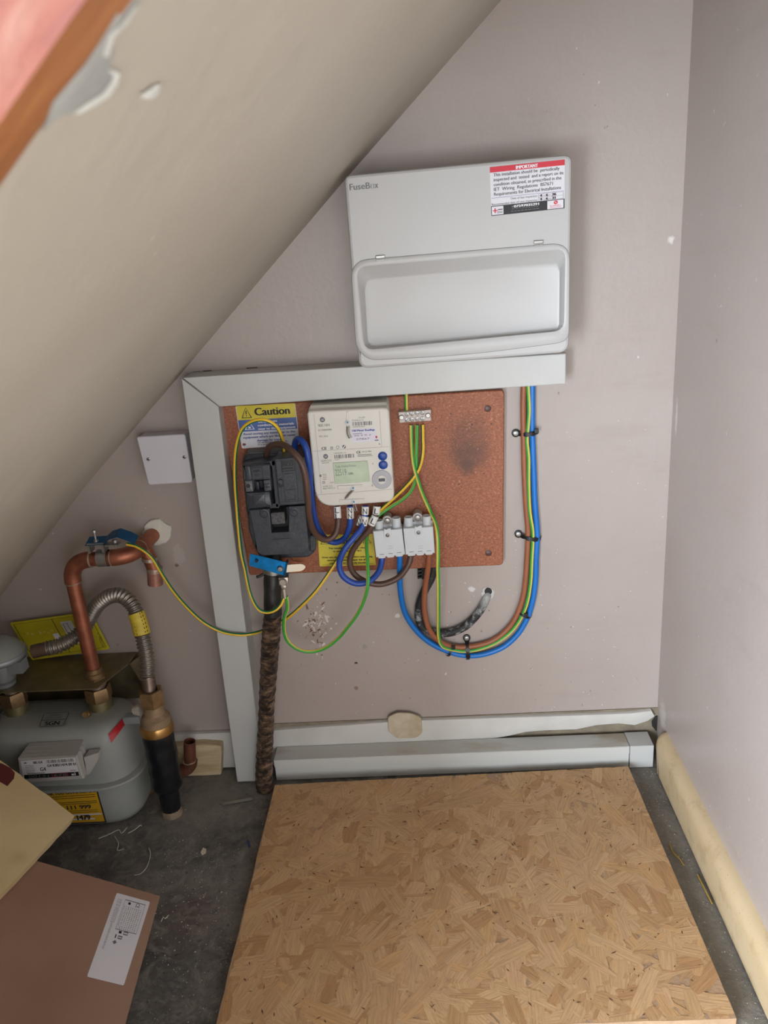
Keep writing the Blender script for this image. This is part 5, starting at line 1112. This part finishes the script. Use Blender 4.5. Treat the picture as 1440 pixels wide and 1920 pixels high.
mb = MB(); mb.loft([[p-pn*.0165 for p in edge], [p-pn*.0016 for p in edge], edge], mcr); mb.build('board', CB, 0)
mrk = [(-20, 1425), (5, 1432), (20, 1440), (28, 1449), (26, 1460), (14, 1474), (0, 1466), (-20, 1455)]
mb = MB(); mb.loft([[PL(x, y, .0201) for x, y in mrk], [PL(x, y, .0205) for x, y in mrk]], mat('oxblood_mark', (96, 40, 38), .6)); tag(mb.build('painted_mark', CB, 0), 'dark red painted mark')

# ================================================================= DEBRIS
mb = MB(); mc_ = mat('plaster_crumb', (176, 170, 160), .9); rr = random.Random(31)
def crumb(p, s, mt):
    v = [p+Vector((rr.uniform(-s, s), rr.uniform(-s, s), 0)) for _ in range(4)]; top_ = p+Vector((0, 0, s*.8)); mb.add(v+[top_], [(0, 1, 4), (1, 2, 4), (2, 3, 4), (3, 0, 4)], mt)
for i in range(900):
    x, y = rr.uniform(170, 500), rr.uniform(1480, 1920)
    if rr.random() < .5: x, y = rr.gauss(350, 60), rr.gauss(1660, 90)
    p = Fz(x, y)
    if p.x > -.29 or p.y < -.7 or p.y > -.03: continue
    if (p-PA).dot(pn) < .02 and (p-PA).dot(ue) > 0: continue
    crumb(p, rr.uniform(.0004, .0016), mc_)
for i in range(330):
    p = Vector((rr.uniform(.327, .361), -.06-.5*rr.random()**1.4, 0)); crumb(p, rr.uniform(.0003, .0014), mc_)
tag(mb.build('floor_debris'), 'pale plaster crumbs and dust scattered on the dark floor', 'debris', kind='stuff')
mw = mat('white_swarf', (188, 184, 174), .6)
def curl(pts, r, mt, label, nm='swarf_curl', cat='debris', grp=None):
    mb = MB(); sweep(mb, [Fz(x, y, r+.0005+k*.001) for (x, y), k in zip(pts, [0, 1, 2, 1, 0, 1, 0, 1][:len(pts)])], r, [mt], 8, 5); return tag(mb.build(nm, loc=Fz(*pts[0])), label, cat, grp)
curl([(185, 1572), (205, 1564), (222, 1556), (228, 1562), (238, 1552)], .0009, mw, 'white plastic shaving beside the foot of the gas meter, the widest one')
curl([(215, 1568), (222, 1582), (220, 1594), (232, 1592)], .0008, mw, 'thin white shaving curling down below the widest one at the meter foot')
curl([(240, 1562), (252, 1556), (262, 1548), (266, 1549)], .0008, mw, 'thin white shaving just right of the gas meter foot')
curl([(279, 1590), (282, 1602), (276, 1624), (264, 1638), (252, 1641)], .0007, mw, 'long thin white curl on the dark floor above the brown panel')
curl([(302, 1728), (306, 1720), (310, 1722), (316, 1716)], .0007, mw, 'small bent white shaving right of the brown panel corner')
curl([(1255, 1582), (1262, 1598), (1274, 1610), (1282, 1622)], .0009, mat('straw_yellow', (176, 148, 56), .6), 'yellow wire strand in the floor gap, farther from the camera', 'wire_strand', 'wire')
curl([(1308, 1640), (1314, 1652), (1324, 1672), (1335, 1694)], .0010, mat('straw_yellow', (176, 148, 56), .6), 'yellow wire strand in the floor gap against the cream skirting, nearer the camera', 'wire_strand', 'wire')
mb = MB(); q = [(376, 1598), (381, 1589), (387, 1592), (386, 1600), (379, 1604)]; mb.loft([[Fz(x, y, .0003) for x, y in q], [Fz(x, y, .0022) for x, y in q]], mat('bone_white', (206, 200, 182), .7)); tag(mb.build('plaster_chip', loc=Fz(380, 1597)), 'single white plaster chip alone on the dark floor', 'debris')
mb = MB(); q = [(462, 1576), (466, 1574), (470, 1588), (466, 1590)]; mb.loft([[Fz(x, y, .0003) for x, y in q], [Fz(x, y, .0016) for x, y in q]], mat('blue_scrap', (44, 66, 110), .5)); tag(mb.build('plastic_scrap', loc=Fz(466, 1582)), 'tiny blue plastic scrap on the floor beside the wood sheet', 'debris')
mb = MB(); q = [(415, 1505), (472, 1495), (473, 1500), (416, 1510)]; mb.loft([[Fz(x, y, .0003) for x, y in q], [Fz(x, y, .004) for x, y in q]], mat('grey_sliver', (140, 136, 128), .8, var=.2)); tag(mb.build('plaster_sliver', loc=Fz(440, 1503)), 'long grey sliver of plaster on the floor left of the tarred cable', 'debris')

# groups for repeats
for o in bpy.data.objects:
    if o.parent is None and 'category' in o:
        k = o.name.split('.')[0]
        g = {'connector_block': 'cable connector blocks under the meter', 'cable_strap': 'screw-fixed straps on the tails', 'cable_tie': 'cable ties on the tails', 'meter_tail': 'meter tails', 'earth_cable': 'yellow-green earth cables', 'cable_trunking': 'white trunking lengths', 'swarf_curl': 'white shavings on the dark floor', 'wire_strand': 'yellow wire strands by the skirting'}.get(k)
        if g: o['group'] = g
